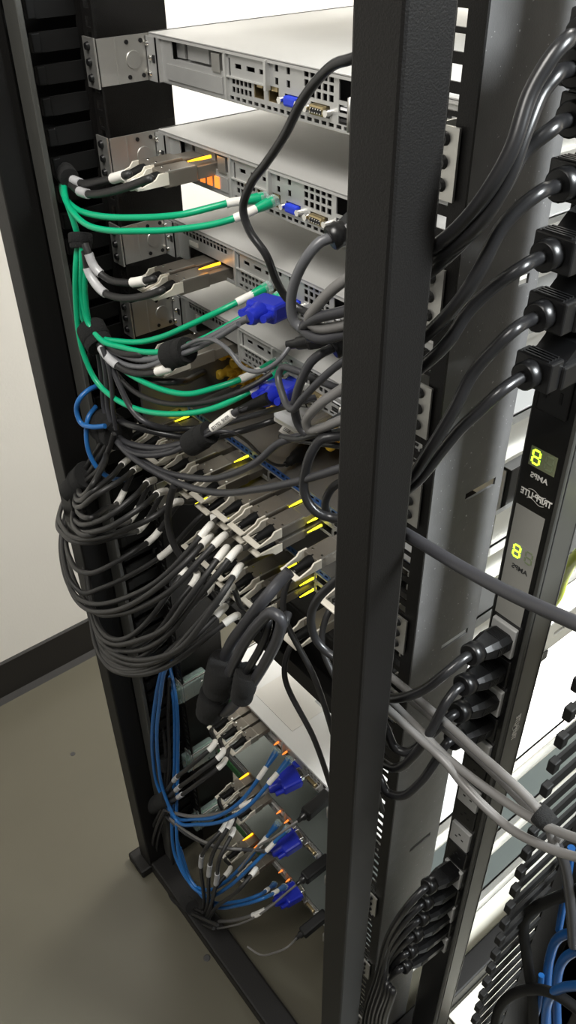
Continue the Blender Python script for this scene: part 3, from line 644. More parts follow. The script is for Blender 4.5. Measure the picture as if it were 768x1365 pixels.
cord([(490, 440, -.09), (452, 447, -.10), (430, 452, -.106), (412, 446, -.108), (404, 438, -.108), (420, 425, -.108), (455, 416, -.102), (495, 405, -.092)], .0042, 'dark cord under the tight grey loop', 'darkgrey')
o, path = cord([(388, 459, -.080), (376, 476, -.090), (368, 484, -.094), (346, 495, -.098), (324, 490, -.10), (306, 468, -.10), (287, 454, -.10), (266, 453, -.10), (242, 464, -.10)], .0021, 'thin grey cord ending in a slim black plug above the console box', 'grey')
pb = path[0]; d = at(452, 448, Y=-.055) - pb
orient(MB().rings([(0, -.004, 0), (0, .004, 0), (0, .006, 0), (0, .014, 0), (0, .018, 0)], [.0036, .0042, .0056, .0060, .0075], 12), pb, d).build('collar', 'plastic', o)
orient(MB().bbox(-.0085, .0085, .015, .062, -.0055, .0055, .003), pb, d).build('plug_body', 'plastic', o)
cord_plug([(446, 463, -.085), (432, 469, -.094), (415, 482, -.102), (403, 504, -.106), (396, 524, -.108), (393, 545, -.108), (398, 566, -.106), (407, 577, -.104), (425, 576, -.10), (447, 560, -.095), (500, 535, -.085)], .0038, 'grey cord dropping from a round black plug over the white adapter', 'darkgrey')
cord([(510, 540, -.08), (449, 517, -.09), (415, 503, -.094), (394, 494, -.098), (376, 490, -.10), (371, 503, -.104), (376, 524, -.110), (383, 541, -.114), (391, 546, -.116), (401, 534, -.114), (425, 509, -.108), (449, 488, -.10), (500, 455, -.09)], .0031, 'thin dark cord bent into a narrow loop over the second blue plug', 'darkgrey')
cord([(510, 480, -.085), (449, 523, -.10), (432, 534, -.106), (416, 549, -.110), (408, 562, -.110), (412, 573, -.108), (430, 570, -.104), (455, 560, -.10), (500, 545, -.09)], .0040, 'shiny light grey cord curling over the white adapter', 'pale')
cord([(500, 575, -.085), (447, 582, -.100), (428, 586, -.108), (415, 604, -.116), (407, 629, -.120), (405, 650, -.122), (411, 670, -.122), (424, 684, -.118), (443, 690, -.110), (500, 690, -.10)], .0042, 'thick black cord bowing down in front of the upper switch beside the post')
cord([(500, 700, -.09), (440, 690, -.10), (434, 678, -.104), (436, 662, -.106), (447, 647, -.104), (500, 630, -.095)], .0036, 'small black loop of cord peeking from behind the post')
cord([(500, 745, -.11), (455, 768, -.12), (438, 783, -.126), (424, 798, -.130), (416, 815, -.132), (415, 833, -.132), (421, 852, -.130), (436, 869, -.126), (500, 905, -.11)], .0040, 'black cord bowing in front of the lower switch beside the post')
cord([(440, 577, -.10), (418, 580, -.104), (396, 585, -.104), (375, 582, -.104), (420, 590, -.10), (500, 600, -.09)], .0028, 'short dark cord end sticking out under the white adapter')
# black in-line plug with thin lead on the upper switch
lead, path = cord([at(384, 617, Z=-.412), at(378, 620, Z=-.412), (361, 617, -.03), (345, 604, -.05), (326, 586, -.07), (308, 576, -.09), (289, 575, -.10), (272, 582, -.106)], .0019, 'thin dark lead ending in a fat black plug on the upper switch', 'darkgrey')
pb = path[0]; d = at(430, 583, Z=-.413) - pb
orient(MB().rings([(0, -.004, 0), (0, .002, 0), (0, .003, 0), (0, .010, 0), (0, .014, 0), (0, .03, 0), (0, .05, 0), (0, .062, 0)], [.0035, .0042, .0056, .0060, .0078, .0100, .0100, .007], 14), pb, d).build('plug_body', 'rubber', lead)
# white adapter with its paper tag
wa = empty('white_adapter', at(408, 548, Z=-.352), 'glossy white oval adapter lying among the cords beside the post', 'adapter')
def place(mb, root, nm, mm):
    mb.v = [tuple(Vector(v) - root.location) for v in mb.v]; return mb.build(nm, mm, root)
pb = at(379, 563, Z=-.352); d = at(443, 532, Z=-.352) - pb; d.z = .001
place(orient(MB().bbox(-.021, .021, 0, .085, -.0065, .0065, .006), pb, d), wa, 'body', 'whitepl')
place(orient(MB().bbox(-.0205, .0205, .002, .083, -.0085, -.0035, .001), pb, d), wa, 'base', 'white')
f = d.normalized(); sx_ = f.cross(Vector((0, 0, 1))).normalized(); n_ = sx_.cross(f)
rm = Matrix((f, -sx_, n_)).transposed()
text_mesh('W', .012, 'ink', wa, pb + f * .036 + n_ * .0067 - wa.location, Matrix((f, -sx_, n_)).transposed().to_quaternion(), True, .0001, 'printed_mark', 1.5)
# paper tag
pt = empty('paper_tag', at(390, 575, Z=-.386), 'small white paper tag with a barcode under the white adapter', 'tag')
q = at(384, 571, Z=-.386) 
tb = MB().box(-.009, .009, -.007, .022, -.0002, .0002); place(orient(tb, q, Vector((.85, .30, -.25)), Vector((.1, -.4, .9))), pt, 'paper', 'white')
bb = MB(); [bb.box(-.0065 + i * .0018, -.0057 + i * .0018, -.004, .005, .0002, .0004) for i in range(7)]
place(orient(bb, q, Vector((.85, .30, -.25)), Vector((.1, -.4, .9))), pt, 'barcode', 'ink')
# ---------------------------------------------------------------- hanging cable loop with straps
cord([(386, 762, -.115), (372, 776, -.125), (354, 797, -.140), (329, 829, -.150), (308, 858, -.155), (297, 885, -.156), (292, 915, -.156), (286, 935, -.156), (296, 948, -.156), (314, 938, -.156), (324, 925, -.155)], .0062, 'thick dark cord from the lower switch into the hanging straps', 'darkgrey')
cord([(302, 905, -.163), (314, 880, -.162), (330, 850, -.160), (348, 828, -.156), (363, 817, -.153), (374, 824, -.151), (371, 848, -.150), (352, 886, -.151), (332, 918, -.153)], .0058, 'dark cord doubled back in a tall hanging loop with pale print', 'darkgrey')
cord([(318, 912, -.158), (333, 888, -.156), (346, 866, -.152), (355, 845, -.149), (358, 828, -.146), (352, 816, -.144), (342, 822, -.144)], .0042, 'thinner black cord inside the hanging loop', 'cord')
cord([(326, 920, -.150), (344, 898, -.148), (360, 872, -.145), (369, 850, -.143), (379, 832, -.140), (384, 818, -.13)], .0042, 'outer black cord of the hanging loop', 'cord')
strap([(300, 884, -.160), (290, 918, -.162)], .0175, 'large fuzzy black strap at the top of the hanging loop')
strap([(330, 896, -.156), (322, 930, -.158)], .0125, 'smaller fuzzy black strap on the right of the hanging loop')
strap([(287, 924, -.160), (279, 950, -.160)], .0170, 'lowest fuzzy black strap of the hanging loop')
# ---------------------------------------------------------------- power strip on the right
PX0, PX1, PD = .506, .5475, .038
pdu = empty('power_strip', (.527, 0, .06), 'tall black power strip with green digits and grey and black sockets', 'power strip')
def pd(mb, nm, mm, par=None):
    mb.v = [(x - .527, y, z - .06) for x, y, z in mb.v]; return mb.build(nm, mm, par or pdu)
pd(MB().bbox(PX0, PX1, 0, PD, .06, 2.0, .0018), 'housing', 'pduside')
pd(MB().box(PX0 + .0025, PX1 - .0035, -.0008, .001, .062, 1.998), 'face_plate', 'pduface')
pd(MB().box(PX1 - .0002, PX1 + .0006, .0045, .0055, .062, 1.998).box(PX1 - .0002, PX1 + .0004, PD - .004, PD - .003, .062, 1.998), 'side_groove', 'ink')
def face(pts_, y0, y1, nm, mm):                     # flat shape on the face given by sight lines
    return pd(MB().prism([(at(*p, Y=0).x, at(*p, Y=0).z) for p in pts_][::-1], 'Y', y0, y1), nm, mm)
def rect(x0, x1, z0, z1, y0, y1, nm, mm): return pd(MB().box(x0, x1, y0, y1, z0, z1), nm, mm)
def seven(x, z, w_, h, t, y, nm, mm):
    b = MB(); g = t * .25
    for zz in (-h / 2, 0, h / 2): b.prism([(x - w_ / 2 + g, z + zz), (x - w_ / 2 + t / 2 + g, z + zz + t / 2), (x + w_ / 2 - t / 2 - g, z + zz + t / 2), (x + w_ / 2 - g, z + zz), (x + w_ / 2 - t / 2 - g, z + zz - t / 2), (x - w_ / 2 + t / 2 + g, z + zz - t / 2)], 'Y', y - .0003, y)
    for xx in (-w_ / 2, w_ / 2):
        for a, c in ((-h / 2, 0), (0, h / 2)): b.box(x + xx - t / 2, x + xx + t / 2, y - .0003, y, z + a + g + t / 3, z + c - g - t / 3)
    return pd(b, nm, mm)
def pxz(p): v = at(*p, Y=0); return v.x, v.z
def readout(cpx, wpx, grey):
    x, z = pxz(cpx); wd, h = .0245, .0175
    rect(x - wd / 2, x + wd / 2, z - h / 2, z + h / 2, -.0012, -.0007, 'display_window', 'display' if not grey else 'pdugrey')
    seven(x - .0062, z + .0003, .0066, .0120, .0015, -.00125, 'lit_digit', 'seg')
    seven(x + .0062, z + .0003, .0066, .0120, .0015, -.00122, 'unlit_digit', 'ghost')
    text_mesh('AMPS', .0068, 'white' if not grey else 'ink', pdu, (x - .527, -.0013, z - .0165 - .06), FACE, True, .0001, 'lettering', 1, .00015)
x1_, z1_ = pxz((725, 614)); readout((725, 614), 0, False)
gx0, gz0 = pxz((689, 669)); gz1 = pxz((660, 812))[1]
rect(gx0 + .0005, .5395, gz1, gz0, -.0011, -.0007, 'grey_plate', 'pdugrey')
readout((698, 739), 0, True)
lx, lz = pxz((716, 663))
text_mesh('TRIPP\u00b7LITE', .0082, 'white', pdu, (lx - .527, -.0013, lz - .06), FACE, True, .0001, 'maker_mark', .80, .00025)
def wave(cx, cz, s, y):
    b = MB()
    for sg in (1, -1):
        P = [(cx + (-.0085 + .017 * i / 20) * s, cz + sg * (.0043 + .0014 * math.sin((i / 20) * 2 * math.pi + (0 if sg > 0 else math.pi))) * s) for i in range(21)]
        for i in range(20):
            (a, c), (d_, e) = P[i], P[i + 1]; b.add([(a, y, c - .0002), (d_, y, e - .0002), (d_, y, e + .0003), (a, y, c + .0003)], [(0, 1, 2, 3)])
    return b
pd(wave(lx, lz, 1.0, -.0012), 'maker_wave', 'white')
# same mark on the side of the strip, turned upright
sx0, sz0 = 0, at(687, 970, X=PX1).z
sy0 = at(687, 970, X=PX1).y
SIDE = Matrix(((0, 0, 1), (0, 1, 0), (-1, 0, 0)))    # columns: writing runs downwards, faces +X
text_mesh('TRIPP\u00b7LITE', .0100, 'white', pdu, (PX1 + .0003 - .527, PD * .5, sz0 - .06), Matrix(((0, 0, 1), (0, 1, 0), (-1, 0, 0))).to_quaternion(), True, .0001, 'maker_mark', .85, .0003)
b = wave(0, 0, 1.05, 0); b.v = [(PX1 + .0004, PD * .5 + v[2], sz0 + v[0]) for v in b.v]; pd(b, 'maker_wave', 'white')
# sockets
def socket(z, grey, h=.036, kind='c13', xo=0):
    x = .5255 + xo; w_ = .027
    o = pd(MB().bbox(x - w_ / 2, x + w_ / 2, -.0052 if grey else -.0030, 0, z - h / 2, z + h / 2, .0012), 'socket', 'socket' if grey else 'plastic')
    y = -.0056 if grey else -.0034
    if kind == 'nema':
        pd(MB().box(x - .0085, x - .006, y, y + .001, z - .006, z + .002).box(x - .0095, x - .0035, y, y + .001, z - .003, z - .001).box(x + .005, x + .0075, y, y + .001, z - .006, z + .003).cyl((x, y + .001, z + .0085), (x, y, z + .0085), .0026, .0026, 10), 'socket_slots', 'dark', o)
    else:
        pd(MB().box(x - .006, x - .003, y, y + .001, z - .003, z - .001).box(x + .003, x + .006, y, y + .001, z - .003, z - .001).box(x - .0015, x + .0015, y, y + .001, z + .004, z + .006), 'socket_slots', 'dark', o)
    return o
socket(Z(-.178), False, .036, 'nema')
# big plugs in the upper sockets
def big_plug(root, p, d):
    up = Vector((0, 0, 1))
    b = MB().bbox(-.0150, .0150, .010, .024, -.0115, .0115, .0015)
    for j in range(4): b.box(-.011, .011, .0115 + j * .0032, .0130 + j * .0032, .0114, .0124)
    orient(b, p, d).build('neck', 'plastic', root)
    prof = [(.022, -.011), (.022, .004), (.030, .008), (.040, .0165), (.052, .0205), (.078, .0205), (.078, -.013), (.030, -.013)]
    b = MB(); pr = MB().prism(prof, 'X', -.0135, .0135); b.add(pr.v, pr.f); b.bbox(-.0175, .0175, .022, .078, -.012, .0065, .002)
    orient(b, p, d).build('plug_body', 'plastic', root)
    orient(MB().rings([(0, 0, 0), (0, .001, 0), (0, .010, 0), (0, .012, 0)], [.0088, .0100, .0100, .0085], 18), p, d).build('collar', 'plastic', root)
UPC = [
 ([(772, 48, None), (756, 54, -.080), (740, 70, -.088), (707, 124, -.10), (682, 199, -.112), (649, 257, -.12), (616, 298, -.122), (585, 325, -.122), (540, 350, -.11), (480, 380, -.09)], 'black power cord of the topmost plug, running down behind the thick post'),
 ([(762, 92, None), (742, 100, -.076), (722, 124, -.086), (700, 176, -.10), (678, 235, -.110), (640, 298, -.118), (600, 333, -.118), (570, 352, -.112), (500, 400, -.09)], 'second black power cord from the top, beside the topmost'),
 ([(758, 160, None), (736, 172, -.078), (698, 203, -.092), (674, 245, -.104), (640, 296, -.112), (598, 340, -.116), (560, 372, -.108), (500, 420, -.09)], 'black power cord with a highlight crossing the speckled panel, third from the top'),
 ([(743, 248, None), (719, 257, -.076), (692, 278, -.088), (667, 306, -.098), (640, 359, -.108), (612, 402, -.114), (570, 445, -.114), (520, 478, -.10)], 'black power cord from the fourth big plug down the strip'),
 ([(722, 343, None), (695, 357, -.076), (655, 385, -.088), (622, 418, -.098), (598, 455, -.106), (566, 486, -.110), (520, 515, -.10)], 'black power cord from the fifth big plug down the strip'),
 ([(713, 424, None), (685, 440, -.074), (657, 467, -.084), (629, 500, -.092), (606, 545, -.10), (573, 600, -.108), (548, 636, -.11), (510, 665, -.10)], 'black power cord from the second lowest big plug'),
 ([(696, 503, None), (667, 522, -.070), (640, 547, -.080), (615, 570, -.088), (590, 600, -.096), (562, 635, -.104), (540, 655, -.106), (500, 680, -.095)], 'black power cord from the lowest big plug, above the green digits')]
for P, lb in UPC:
    a = at(P[0][0], P[0][1], X=.5265); pp = [a, a + Vector((0, -.006, 0))] + pts(P[1:])
    o, path = cable(pp, .0043, 'cord', 'power_cord', lb, 'power cord')
    big_plug(o, a, Vector((0, 1, 0))); 
# four plugs in the middle sockets
for z, g in ((-.432, 1), (-.474, 0), (-.516, 1), (-.558, 0), (-.600, 1), (-.641, 0), (-.683, 1), (-.722, 0), (-.764, 1), (-.806, 0), (-.848, 1), (-.890, 0), (-.932, 1), (-.974, 0), (-1.016, 1)): socket(Z(z), bool(g))
MID = [
 ([(625, 874), (596, 896, -.075), (564, 920, -.088), (536, 930, -.098), (505, 928, -.10), (460, 905, -.09)], 'black power cord of the uppermost plug in the grey middle socket'),
 ([(615, 915), (594, 938, -.075), (575, 974, -.088), (552, 1007, -.10), (528, 1024, -.106), (508, 1015, -.106), (480, 985, -.09)], 'black power cord of the second plug in the middle group'),
 ([(608, 951), (586, 968, -.073), (564, 990, -.084), (545, 1003, -.094), (527, 997, -.10), (514, 970, -.10), (495, 930, -.09)], 'black power cord of the third plug, bending back up'),
 ([(602, 987), (580, 1016, -.073), (560, 1043, -.086), (536, 1061, -.098), (516, 1056, -.104), (505, 1035, -.104), (480, 1000, -.09)], 'black power cord of the lowest plug in the middle group')]
zz = [-.432, -.474, -.516, -.558]
for (P, lb), z in zip(MID, zz):
    a = Vector((.5255, -.050, Z(z))); a2 = at(P[0][0], P[0][1], X=.5255)
    tip = Vector((.5255, 0, Z(z))); d = tip - a2
    pp = [a2, a2 - d.normalized() * .006] + pts(P[1:])
    o, path = cable(pp, .0046, 'cord', 'power_cord', lb, 'power cord'); plug_c13(o, a2, d, d.length - .006, 1.12)
LOW = [(568, 1183, -.846), (563, 1205, -.885), (558, 1226, -.928), (550, 1248, -.972), (543, 1270, -1.01), (536, 1290, -1.05)]
for k, (px, py, z) in enumerate(LOW):
    a2 = at(px, py, X=.5235); tip = Vector((.5255, 0, a2.z - .012)); d = tip - a2
    P = [(px - 22 + k, py + 22 - k * 1.5, -.074), (px - 50 + k * 4, py + 66 - k * 6, -.085), (504 + k * 4, 1300 + k * 4, -.095), (488 + k * 5, 1350 + k * 2, -.10), (484 + k * 6, 1400 + k, -.10)]
    pp = [a2, a2 - d.normalized() * .005] + pts(P)
    o, path = cable(pp, .0046, 'cord', 'power_cord', 'black power cord from the %s plug of the dense lower row' % ORD[k], 'power cord')
    plug_c13(o, a2, d, max(.03, d.length - .004), 1.05)
# long cord across and the grey cables to the right
cord([(480, 690, -.10), (520, 700, -.112), (542, 712, -.118), (580, 735, -.122), (620, 759, -.126), (672, 787, -.130), (725, 812, -.134), (768, 831, -.136), (830, 862, -.14)], .0048, 'dark grey cord crossing in front of the panel and power strip', 'darkgrey')
GRY = [
 ([(460, 880, -.09), (500, 915, -.09), (522, 936, -.09), (560, 974, -.092), (596, 1010, -.094), (632, 1039, -.096), (676, 1070, -.097), (720, 1097, -.098), (770, 1118, -.10), (820, 1130, -.10)], 'light grey cable running to the finger duct, second from the bottom'),
 ([(460, 860, -.07), (500, 885, -.07), (527, 907, -.07), (562, 936, -.072), (606, 974, -.076), (634, 1000, -.08), (668, 1030, -.085), (700, 1060, -.09), (726, 1090, -.094), (740, 1130, -.09)], 'light grey cable passing under the middle plugs to the finger duct'),
 ([(480, 885, -.055), (530, 920, -.055), (580, 960, -.058), (622, 996, -.062), (658, 1030, -.068), (690, 1062, -.078), (715, 1086, -.088), (750, 1120, -.09)], 'uppermost light grey cable reaching the finger duct'),
 ([(470, 905, -.10), (520, 948, -.10), (560, 985, -.10), (594, 1016, -.10), (618, 1046, -.10), (650, 1079, -.10), (684, 1107, -.10), (730, 1130, -.10), (775, 1144, -.10), (820, 1150, -.10)], 'lowest light grey cable sagging towards the finger duct')]
for P, lb in GRY: cord(P, .0040, lb, 'pale', 'cable', 'grey_cable')
strap([(718, 1084, -.094), (735, 1100, -.094)], .0085, 'black strap holding the light grey cables at the finger duct')
# ---------------------------------------------------------------- finger duct of the next rack
dk = comb('cable_manager', .632, -.063, .02, .14, Z(-1.40), Z(-.30), .0335, 'black finger duct at the lower right, crossed by grey cables', 1)
bp = MB().box(.002, .14, .118, .120, 0, 1.10); bp.build('back_plate', 'black', dk)
DUCT = [
 ([(800, 1238, .0), (768, 1242, .0), (744, 1251, .0), (733, 1277, .0), (729, 1318, .0), (730, 1400, .0)], .0052, 'deepblue', 'outer blue cable arching into the finger duct'),
 ([(800, 1262, -.01), (768, 1268, -.01), (751, 1280, -.01), (743, 1305, -.01), (744, 1400, -.01)], .0050, 'deepblue', 'inner blue cable arching into the finger duct'),
 ([(800, 1315, -.03), (768, 1314, -.03), (744, 1319, -.03), (731, 1334, -.03), (726, 1400, -.03)], .0050, 'deepblue', 'lowest blue cable arching into the finger duct'),
 ([(762, 1130, .01), (757, 1170, .01), (750, 1210, .01), (745, 1240, .01)], .0040, 'deepblue', 'short blue cable deep in the finger duct'),
 ([(800, 1175, -.02), (758, 1191, -.02), (728, 1203, -.02), (706, 1216, -.02), (698, 1232, -.02), (702, 1272, -.02), (710, 1330, -.02), (712, 1400, -.02)], .0062, 'rubber', 'thick black hose bending down inside the finger duct'),
 ([(790, 1360, -.03), (740, 1325, -.03), (700, 1320, -.03), (668, 1340, -.03), (655, 1400, -.03)], .0060, 'rubber', 'black hose lying at the bottom of the finger duct'),
 ([(740, 1120, -.05), (752, 1150, -.04), (760, 1200, -.03), (764, 1260, -.02)], .0050, 'darkgrey', 'dark cable dropping behind the duct fingers'),
 ([(705, 1400, -.015), (712, 1365, -.015), (718, 1340, -.015), (722, 1300, -.01)], .0034, 'deepblue', 'thin blue cable rising at the foot of the finger duct'),
]
for P, r, mm, lb in DUCT: cord(P, r, lb, mm, 'cable', {'deepblue': 'blue_cable', 'rubber': 'black_hose', 'darkgrey': 'grey_cable'}[mm])
# slotted bracket beyond the power strip
br = empty('slotted_bracket', (.47, .25, Z(-.66)), 'shiny slotted steel bracket beyond the power strip, above the white lid', 'bracket')
q0 = at(722, 872, X=.462)
pn = yz(MB().panel(0, .25, 0, .046, [(.018, .040, .019, .027), (.046, .053, .019, .027), (.059, .081, .019, .027), (.12, .142, .019, .027)], 0, .0015))
pn.v = [(x + .462, y + q0.y, z + q0.z - .0) for x, y, z in pn.v]; pn.box(.44, .462, q0.y, q0.y + .25, q0.z, q0.z + .0015)
place(pn, br, 'bracket_plate', 'steel')
place(MB().box(.438, .4635, q0.y - .001, q0.y + .012, q0.z - .014, q0.z), br, 'bracket_end', 'black')
hv, path = cord([(830, 690, .06), (768, 742, .08), (752, 768, .10), (740, 800, .12), (700, 830, .14)], .0055, 'yellow-green cable glimpsed beyond the power strip', 'hivis', 'cable', 'yellow_cable')
# ---------------------------------------------------------------- lower servers' cables
V0 = (214, 1070, -.125)
BL = [
 ([(224, 880, -.115), (215, 897, -.12), (207, 935, -.125), (203, 974, -.13), (204, 1013, -.13), (211, 1050, -.13), (230, 1086, -.13), (262, 1092, -.125), (293, 1087, -.115), (324, 1065, -.095), (348, 1033, -.068), (364, 1009, -.04)], 'left blue cable sweeping round to the uppermost low server'),
 ([(228, 882, -.12), (219, 897, -.125), (213, 935, -.13), (209, 974, -.135), (211, 1015, -.137), (218, 1055, -.138), (236, 1094, -.136), (264, 1099, -.13), (298, 1094, -.12), (334, 1072, -.098), (362, 1040, -.068), (380, 1019, -.04)], 'second blue cable sweeping round to the uppermost low server'),
 ([(222, 885, -.06), (231, 930, -.08), (233, 1000, -.10), (231, 1060, -.115), (229, 1100, -.13), (234, 1142, -.138), (250, 1173, -.138), (273, 1186, -.132), (297, 1178, -.12), (332, 1144, -.092), (366, 1103, -.045)], 'blue cable looping low towards the middle low server'),
 ([(226, 885, -.062), (235, 935, -.082), (237, 1030, -.105), (235, 1095, -.13), (240, 1146, -.142), (255, 1180, -.142), (276, 1194, -.136), (302, 1184, -.124), (338, 1152, -.095), (378, 1110, -.045)], 'second blue cable looping low towards the middle low server'),
 ([(236, 1120, -.135), (250, 1166, -.138), (276, 1198, -.134), (316, 1202, -.120), (345, 1193, -.098), (364, 1180, -.05)], 'dull blue cable reaching the lowest server'),
 ([(240, 1130, -.132), (256, 1176, -.135), (280, 1205, -.132), (322, 1206, -.118), (352, 1197, -.096), (376, 1184, -.05)], 'second dull blue cable reaching the lowest server')]
for k, (P, lb) in enumerate(BL):
    pp = pts(P); o, path = cable(pp, .0030, 'blue', 'patch_cable', lb, 'patch cable', 'blue patch cables', [(P[-1][0] - 17, P[-1][1] + 17, .018)] if k < 4 else [(P[-1][0] - 8, P[-1][1] + 6, .016)])
    rj45(o, path[-1], path[-1] - path[-3], 'blue')
def low_dac(k, srv, P, labs, clr, lb, xr, z):
    st = Vector((xr - .0115, -.056, z - .0075)); pp = [st, st + Vector((-.003, -.012, -.003))] + pts(P)
    o, path = cable(pp, .0034, 'cable', 'network_cable', lb, 'network cable', None, labs, clr)
    metal_plug(o, xr, z, False, ln=.042, wd=.0215, tall=.0125, y=0); return o
T = [((285, 993), (234, 1038), .106), ((296, 1005), (237, 1051), .130), ((297, 1018), (240, 1061), .154)]
for k, (l, c, xr) in enumerate(T):
    low_dac(k, 0, [(*l, -.100), ((l[0] + c[0]) / 2, (l[1] + c[1]) / 2 + 1, -.132), (*c, -.132), (215 + k * 3, 1066 + k * 3, -.130)], [(*l, .019)], [(*c, .034)],
            ['upper', 'middle', 'lower'][k] + ' of three black cables with metal plugs at the uppermost low server', xr, Z(-.940))
T = [((300, 1100), (268, 1148), .106), ((308, 1096), (279, 1160), .130), ((310, 1110), (289, 1172), .154)]
for k, (l, c, xr) in enumerate(T):
    low_dac(k, 1, [(*l, -.105), ((l[0] + c[0]) / 2 - 6, (l[1] + c[1]) / 2 + 2, -.140), (*c, -.142), (272 + k * 5, 1205, -.14), (262 + k * 5, 1228, -.135)], [(*l, .018)], [(*c, .052)],
            ['left', 'middle', 'right'][k] + ' of three black cables hanging down from the middle low server', xr, Z(-1.131))
T = [((306, 1160), .106), ((340, 1160), .154)]
for k, (l, xr) in enumerate(T):
    low_dac(k, 2, [(*l, -.10), (l[0] - 18, l[1] + 22, -.132), (282 + k * 6, 1210, -.138), (268 + k * 6, 1232, -.136)], [(*l, .019)], [],
            ['left', 'right'][k] + ' black cable with white tag at the lowest server', xr, Z(-1.325))
VL = [
 ((358, 1052), (404, 1030), [(350, 1060, -.075), (328, 1072, -.095), (293, 1084, -.112), (254, 1088, -.125), (219, 1080, -.132)], (327, 1073), 'grey cable with a blue plug in the uppermost low server'),
 ((362, 1138), (402, 1112), [(346, 1134, -.085), (318, 1132, -.105), (285, 1128, -.118), (246, 1110, -.128), (219, 1086, -.134)], None, 'grey cable with a blue plug in the middle low server'),
 ((366, 1204), (402, 1184), [(350, 1214, -.085), (330, 1222, -.105), (300, 1228, -.12), (265, 1224, -.13), (235, 1205, -.135)], (343, 1218), 'grey cable with a blue plug in the lowest server')]
for a, b_, P, lab, lb in VL:
    pa = at(*a, Y=-.062); o, path = cable([pa] + pts(P), .0030, 'pale' if lab else 'darkgrey', 'video_cable', lb, 'video cable', None, [(*lab, .024)] if lab else [])
    vga_plug(o, pa, at(*b_, Y=-.006) - pa)
BP = [((400, 1092), (432, 1064), [(386, 1102, -.10), (366, 1116, -.115), (345, 1128, -.12), (318, 1160, -.13)], 'thin grey lead with a black plug beside the uppermost low server'),
      ((398, 1177), (432, 1150), [(380, 1192, -.10), (360, 1209, -.115), (341, 1222, -.125), (310, 1234, -.13), (270, 1236, -.135), (235, 1215, -.135)], 'thin grey lead with a black plug beside the middle low server'),
      ((396, 1250), (430, 1222), [(384, 1262, -.11), (366, 1270, -.12), (345, 1272, -.125), (330, 1262, -.13)], 'thin grey lead with a black plug beside the lowest server')]
for a, b_, P, lb in BP:
    pa = at(*a, Y=-.085); o, path = cable([pa] + pts(P), .0017, 'pale', 'power_cord', lb, 'power cord', None, [(343, 1221, .022)] if 'middle' in lb else [])
    d = at(*b_, Y=-.035) - pa
    orient(MB().rings([(0, -.004, 0), (0, .004, 0), (0, .005, 0), (0, .012, 0)], [.003, .0036, .0056, .0060], 12), pa, d).build('collar', 'plastic', o)
    orient(MB().bbox(-.0085, .0085, .010, .060, -.0085, .0085, .003), pa, d).build('plug_body', 'rubber', o)
# dark bundle running down to the floor at the left
BB = [([(216, 1078, -.135), (205, 1100, -.14), (198, 1130, -.145), (199, 1160, -.148), (210, 1190, -.15), (232, 1212, -.15), (262, 1228, -.15), (285, 1238, -.15)], 'left cable of the dark bundle at the foot of the rack'),
      ([(219, 1080, -.14), (209, 1102, -.146), (203, 1130, -.150), (205, 1158, -.153), (216, 1186, -.155), (238, 1208, -.155), (265, 1222, -.155), (290, 1233, -.15)], 'middle cable of the dark bundle at the foot of the rack'),
      ([(222, 1082, -.132), (214, 1104, -.138), (209, 1132, -.143), (212, 1156, -.146), (222, 1182, -.148), (244, 1203, -.148), (270, 1216, -.145)], 'right cable of the dark bundle at the foot of the rack'),
      ([(219, 900, -.08), (216, 960, -.09), (221, 1010, -.105), (219, 1060, -.12)], 'dark cable running down behind the left blue cables'),
      ([(226, 905, -.08), (224, 960, -.09), (226, 1010, -.105), (223, 1060, -.12)], 'second dark cable running down behind the left blue cables'),
      ([(224, 1080, -.12), (227, 1120, -.125), (232, 1160, -.13), (241, 1192, -.135), (255, 1212, -.14)], 'dark cable descending beside the low blue loops')]
for P, lb in BB: cord(P, .0030, lb, 'cable', 'cable', 'black_cable')
cord([(216, 1082, -.13), (240, 1102, -.132), (272, 1122, -.130), (305, 1131, -.118), (335, 1132, -.09)], .0022, 'thin grey cable crossing to the middle low server', 'pale', 'cable', 'grey_cable')
strap([(196, 1078, -.13), (226, 1062, -.128)], .0150, 'black strap where blue cables turn, near the rack bottom')
strap([(194, 1158, -.15), (201, 1172, -.152)], .0100, 'small black strap on the dark bundle above the floor')
strap([(232, 1190, -.15), (256, 1210, -.15)], .0140, 'black strap at the foot of the low blue loops')
strap([(218, 1010, -.108), (222, 1026, -.11)], .0100, 'black strap on the dark cables behind the left blue pair')
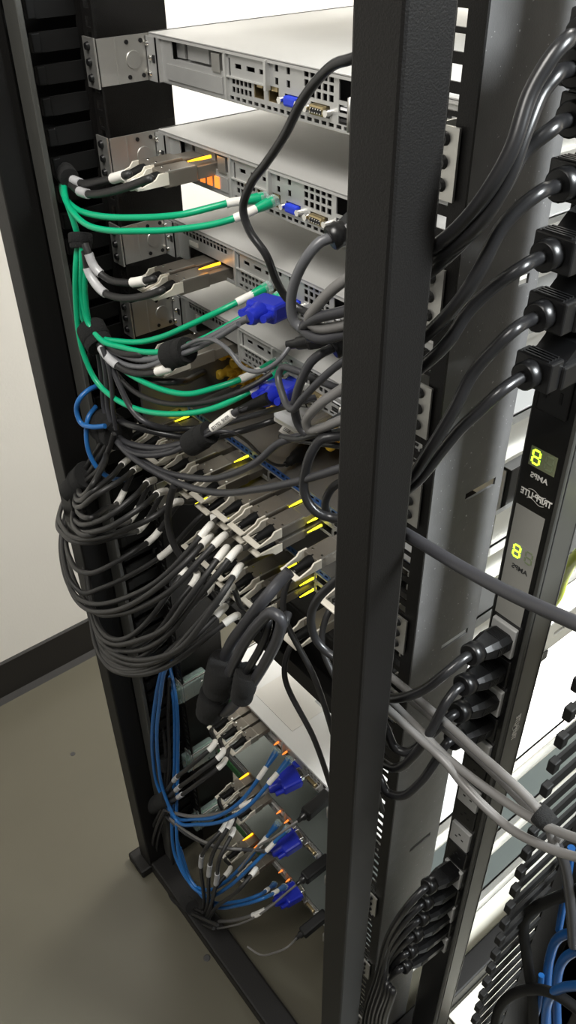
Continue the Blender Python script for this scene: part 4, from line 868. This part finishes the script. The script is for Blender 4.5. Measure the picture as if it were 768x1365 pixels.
# blue cable bow at the left, among the grey strands
cord([(136, 512, -.115), (118, 520, -.135), (106, 532, -.148), (102, 548, -.152), (108, 564, -.152), (122, 569, -.148), (140, 568, -.140)], .0030, 'blue cable bowing out left of the strap', 'blue', 'patch cable', 'patch_cable')
cord([(128, 542, -.125), (118, 556, -.140), (115, 580, -.148), (119, 604, -.150), (130, 624, -.146), (145, 636, -.135), (165, 640, -.11)], .0029, 'blue cable curving down behind the white tags', 'blue', 'patch cable', 'patch_cable')
# cable loops deeper inside the left bay, below the straps
INN = [([(170, 700, -.06), (180, 760, -.06), (166, 830, -.075), (150, 880, -.09), (150, 820, -.10), (160, 740, -.09)], 'black cable loop deep inside the left bay'),
       ([(190, 720, -.05), (188, 780, -.06), (172, 850, -.08), (158, 878, -.095), (146, 840, -.11), (142, 780, -.11)], 'second black cable loop deep inside the left bay'),
       ([(206, 730, -.06), (198, 790, -.07), (182, 850, -.085), (168, 872, -.10), (150, 858, -.115), (138, 800, -.12), (128, 730, -.13)], 'third black cable loop deep inside the left bay')]
for P, lb in INN: cord(P, .0032, lb, 'cable', 'cable', 'black_cable')
# status lamps and amber glow on the lower servers
for s_, zt in zip(lowsv, (-.935, -1.125, -1.318)):
    child_lamp(s_, .088, Z(zt) - .007, -.003, -.026, 'amber', .0018); child_lamp(s_, .112, Z(zt) - .010, -.003, -.020, 'oled', .0018)
    child_lamp(s_, .176, Z(zt) - .018, -.001, -.010, 'oled', .0018); child_lamp(s_, .197, Z(zt) - .020, -.001, -.010, 'oled', .0018)
# dark spot on the floor
sp = MB().cyl((0, 0, 0), (0, 0, .0012), .006, .005, 9).build('floor_speck', 'ink', None, at(97, 1005, Z=-1.47)); tag(sp, 'small dark speck lying on the open floor left of the rack', 'speck')
sp = MB().cyl((0, 0, 0), (0, 0, .0012), .007, .005, 9).build('floor_speck', 'ink', None, at(276, 1277, Z=-1.47)); tag(sp, 'small dark speck on the floor beside the base beam', 'speck')

bb_ = MB().bbox(.27, .462, .17, 1.5, 0, .006, .001).build('floor_panel', mat('cream_board', (.80, .77, .66), .5, noise=.03, nscale=10)); bb_.location = (0, 0, .0); b2_ = MB().bbox(.512, .66, .10, 1.5, 0, .006, .001).build('floor_panel', bb_.data.materials[0]); tag(b2_, 'cream coloured board on the floor between power strip and finger duct', 'board')
tag(bb_, 'cream coloured board lying on the floor under the servers beyond the power strip', 'board')
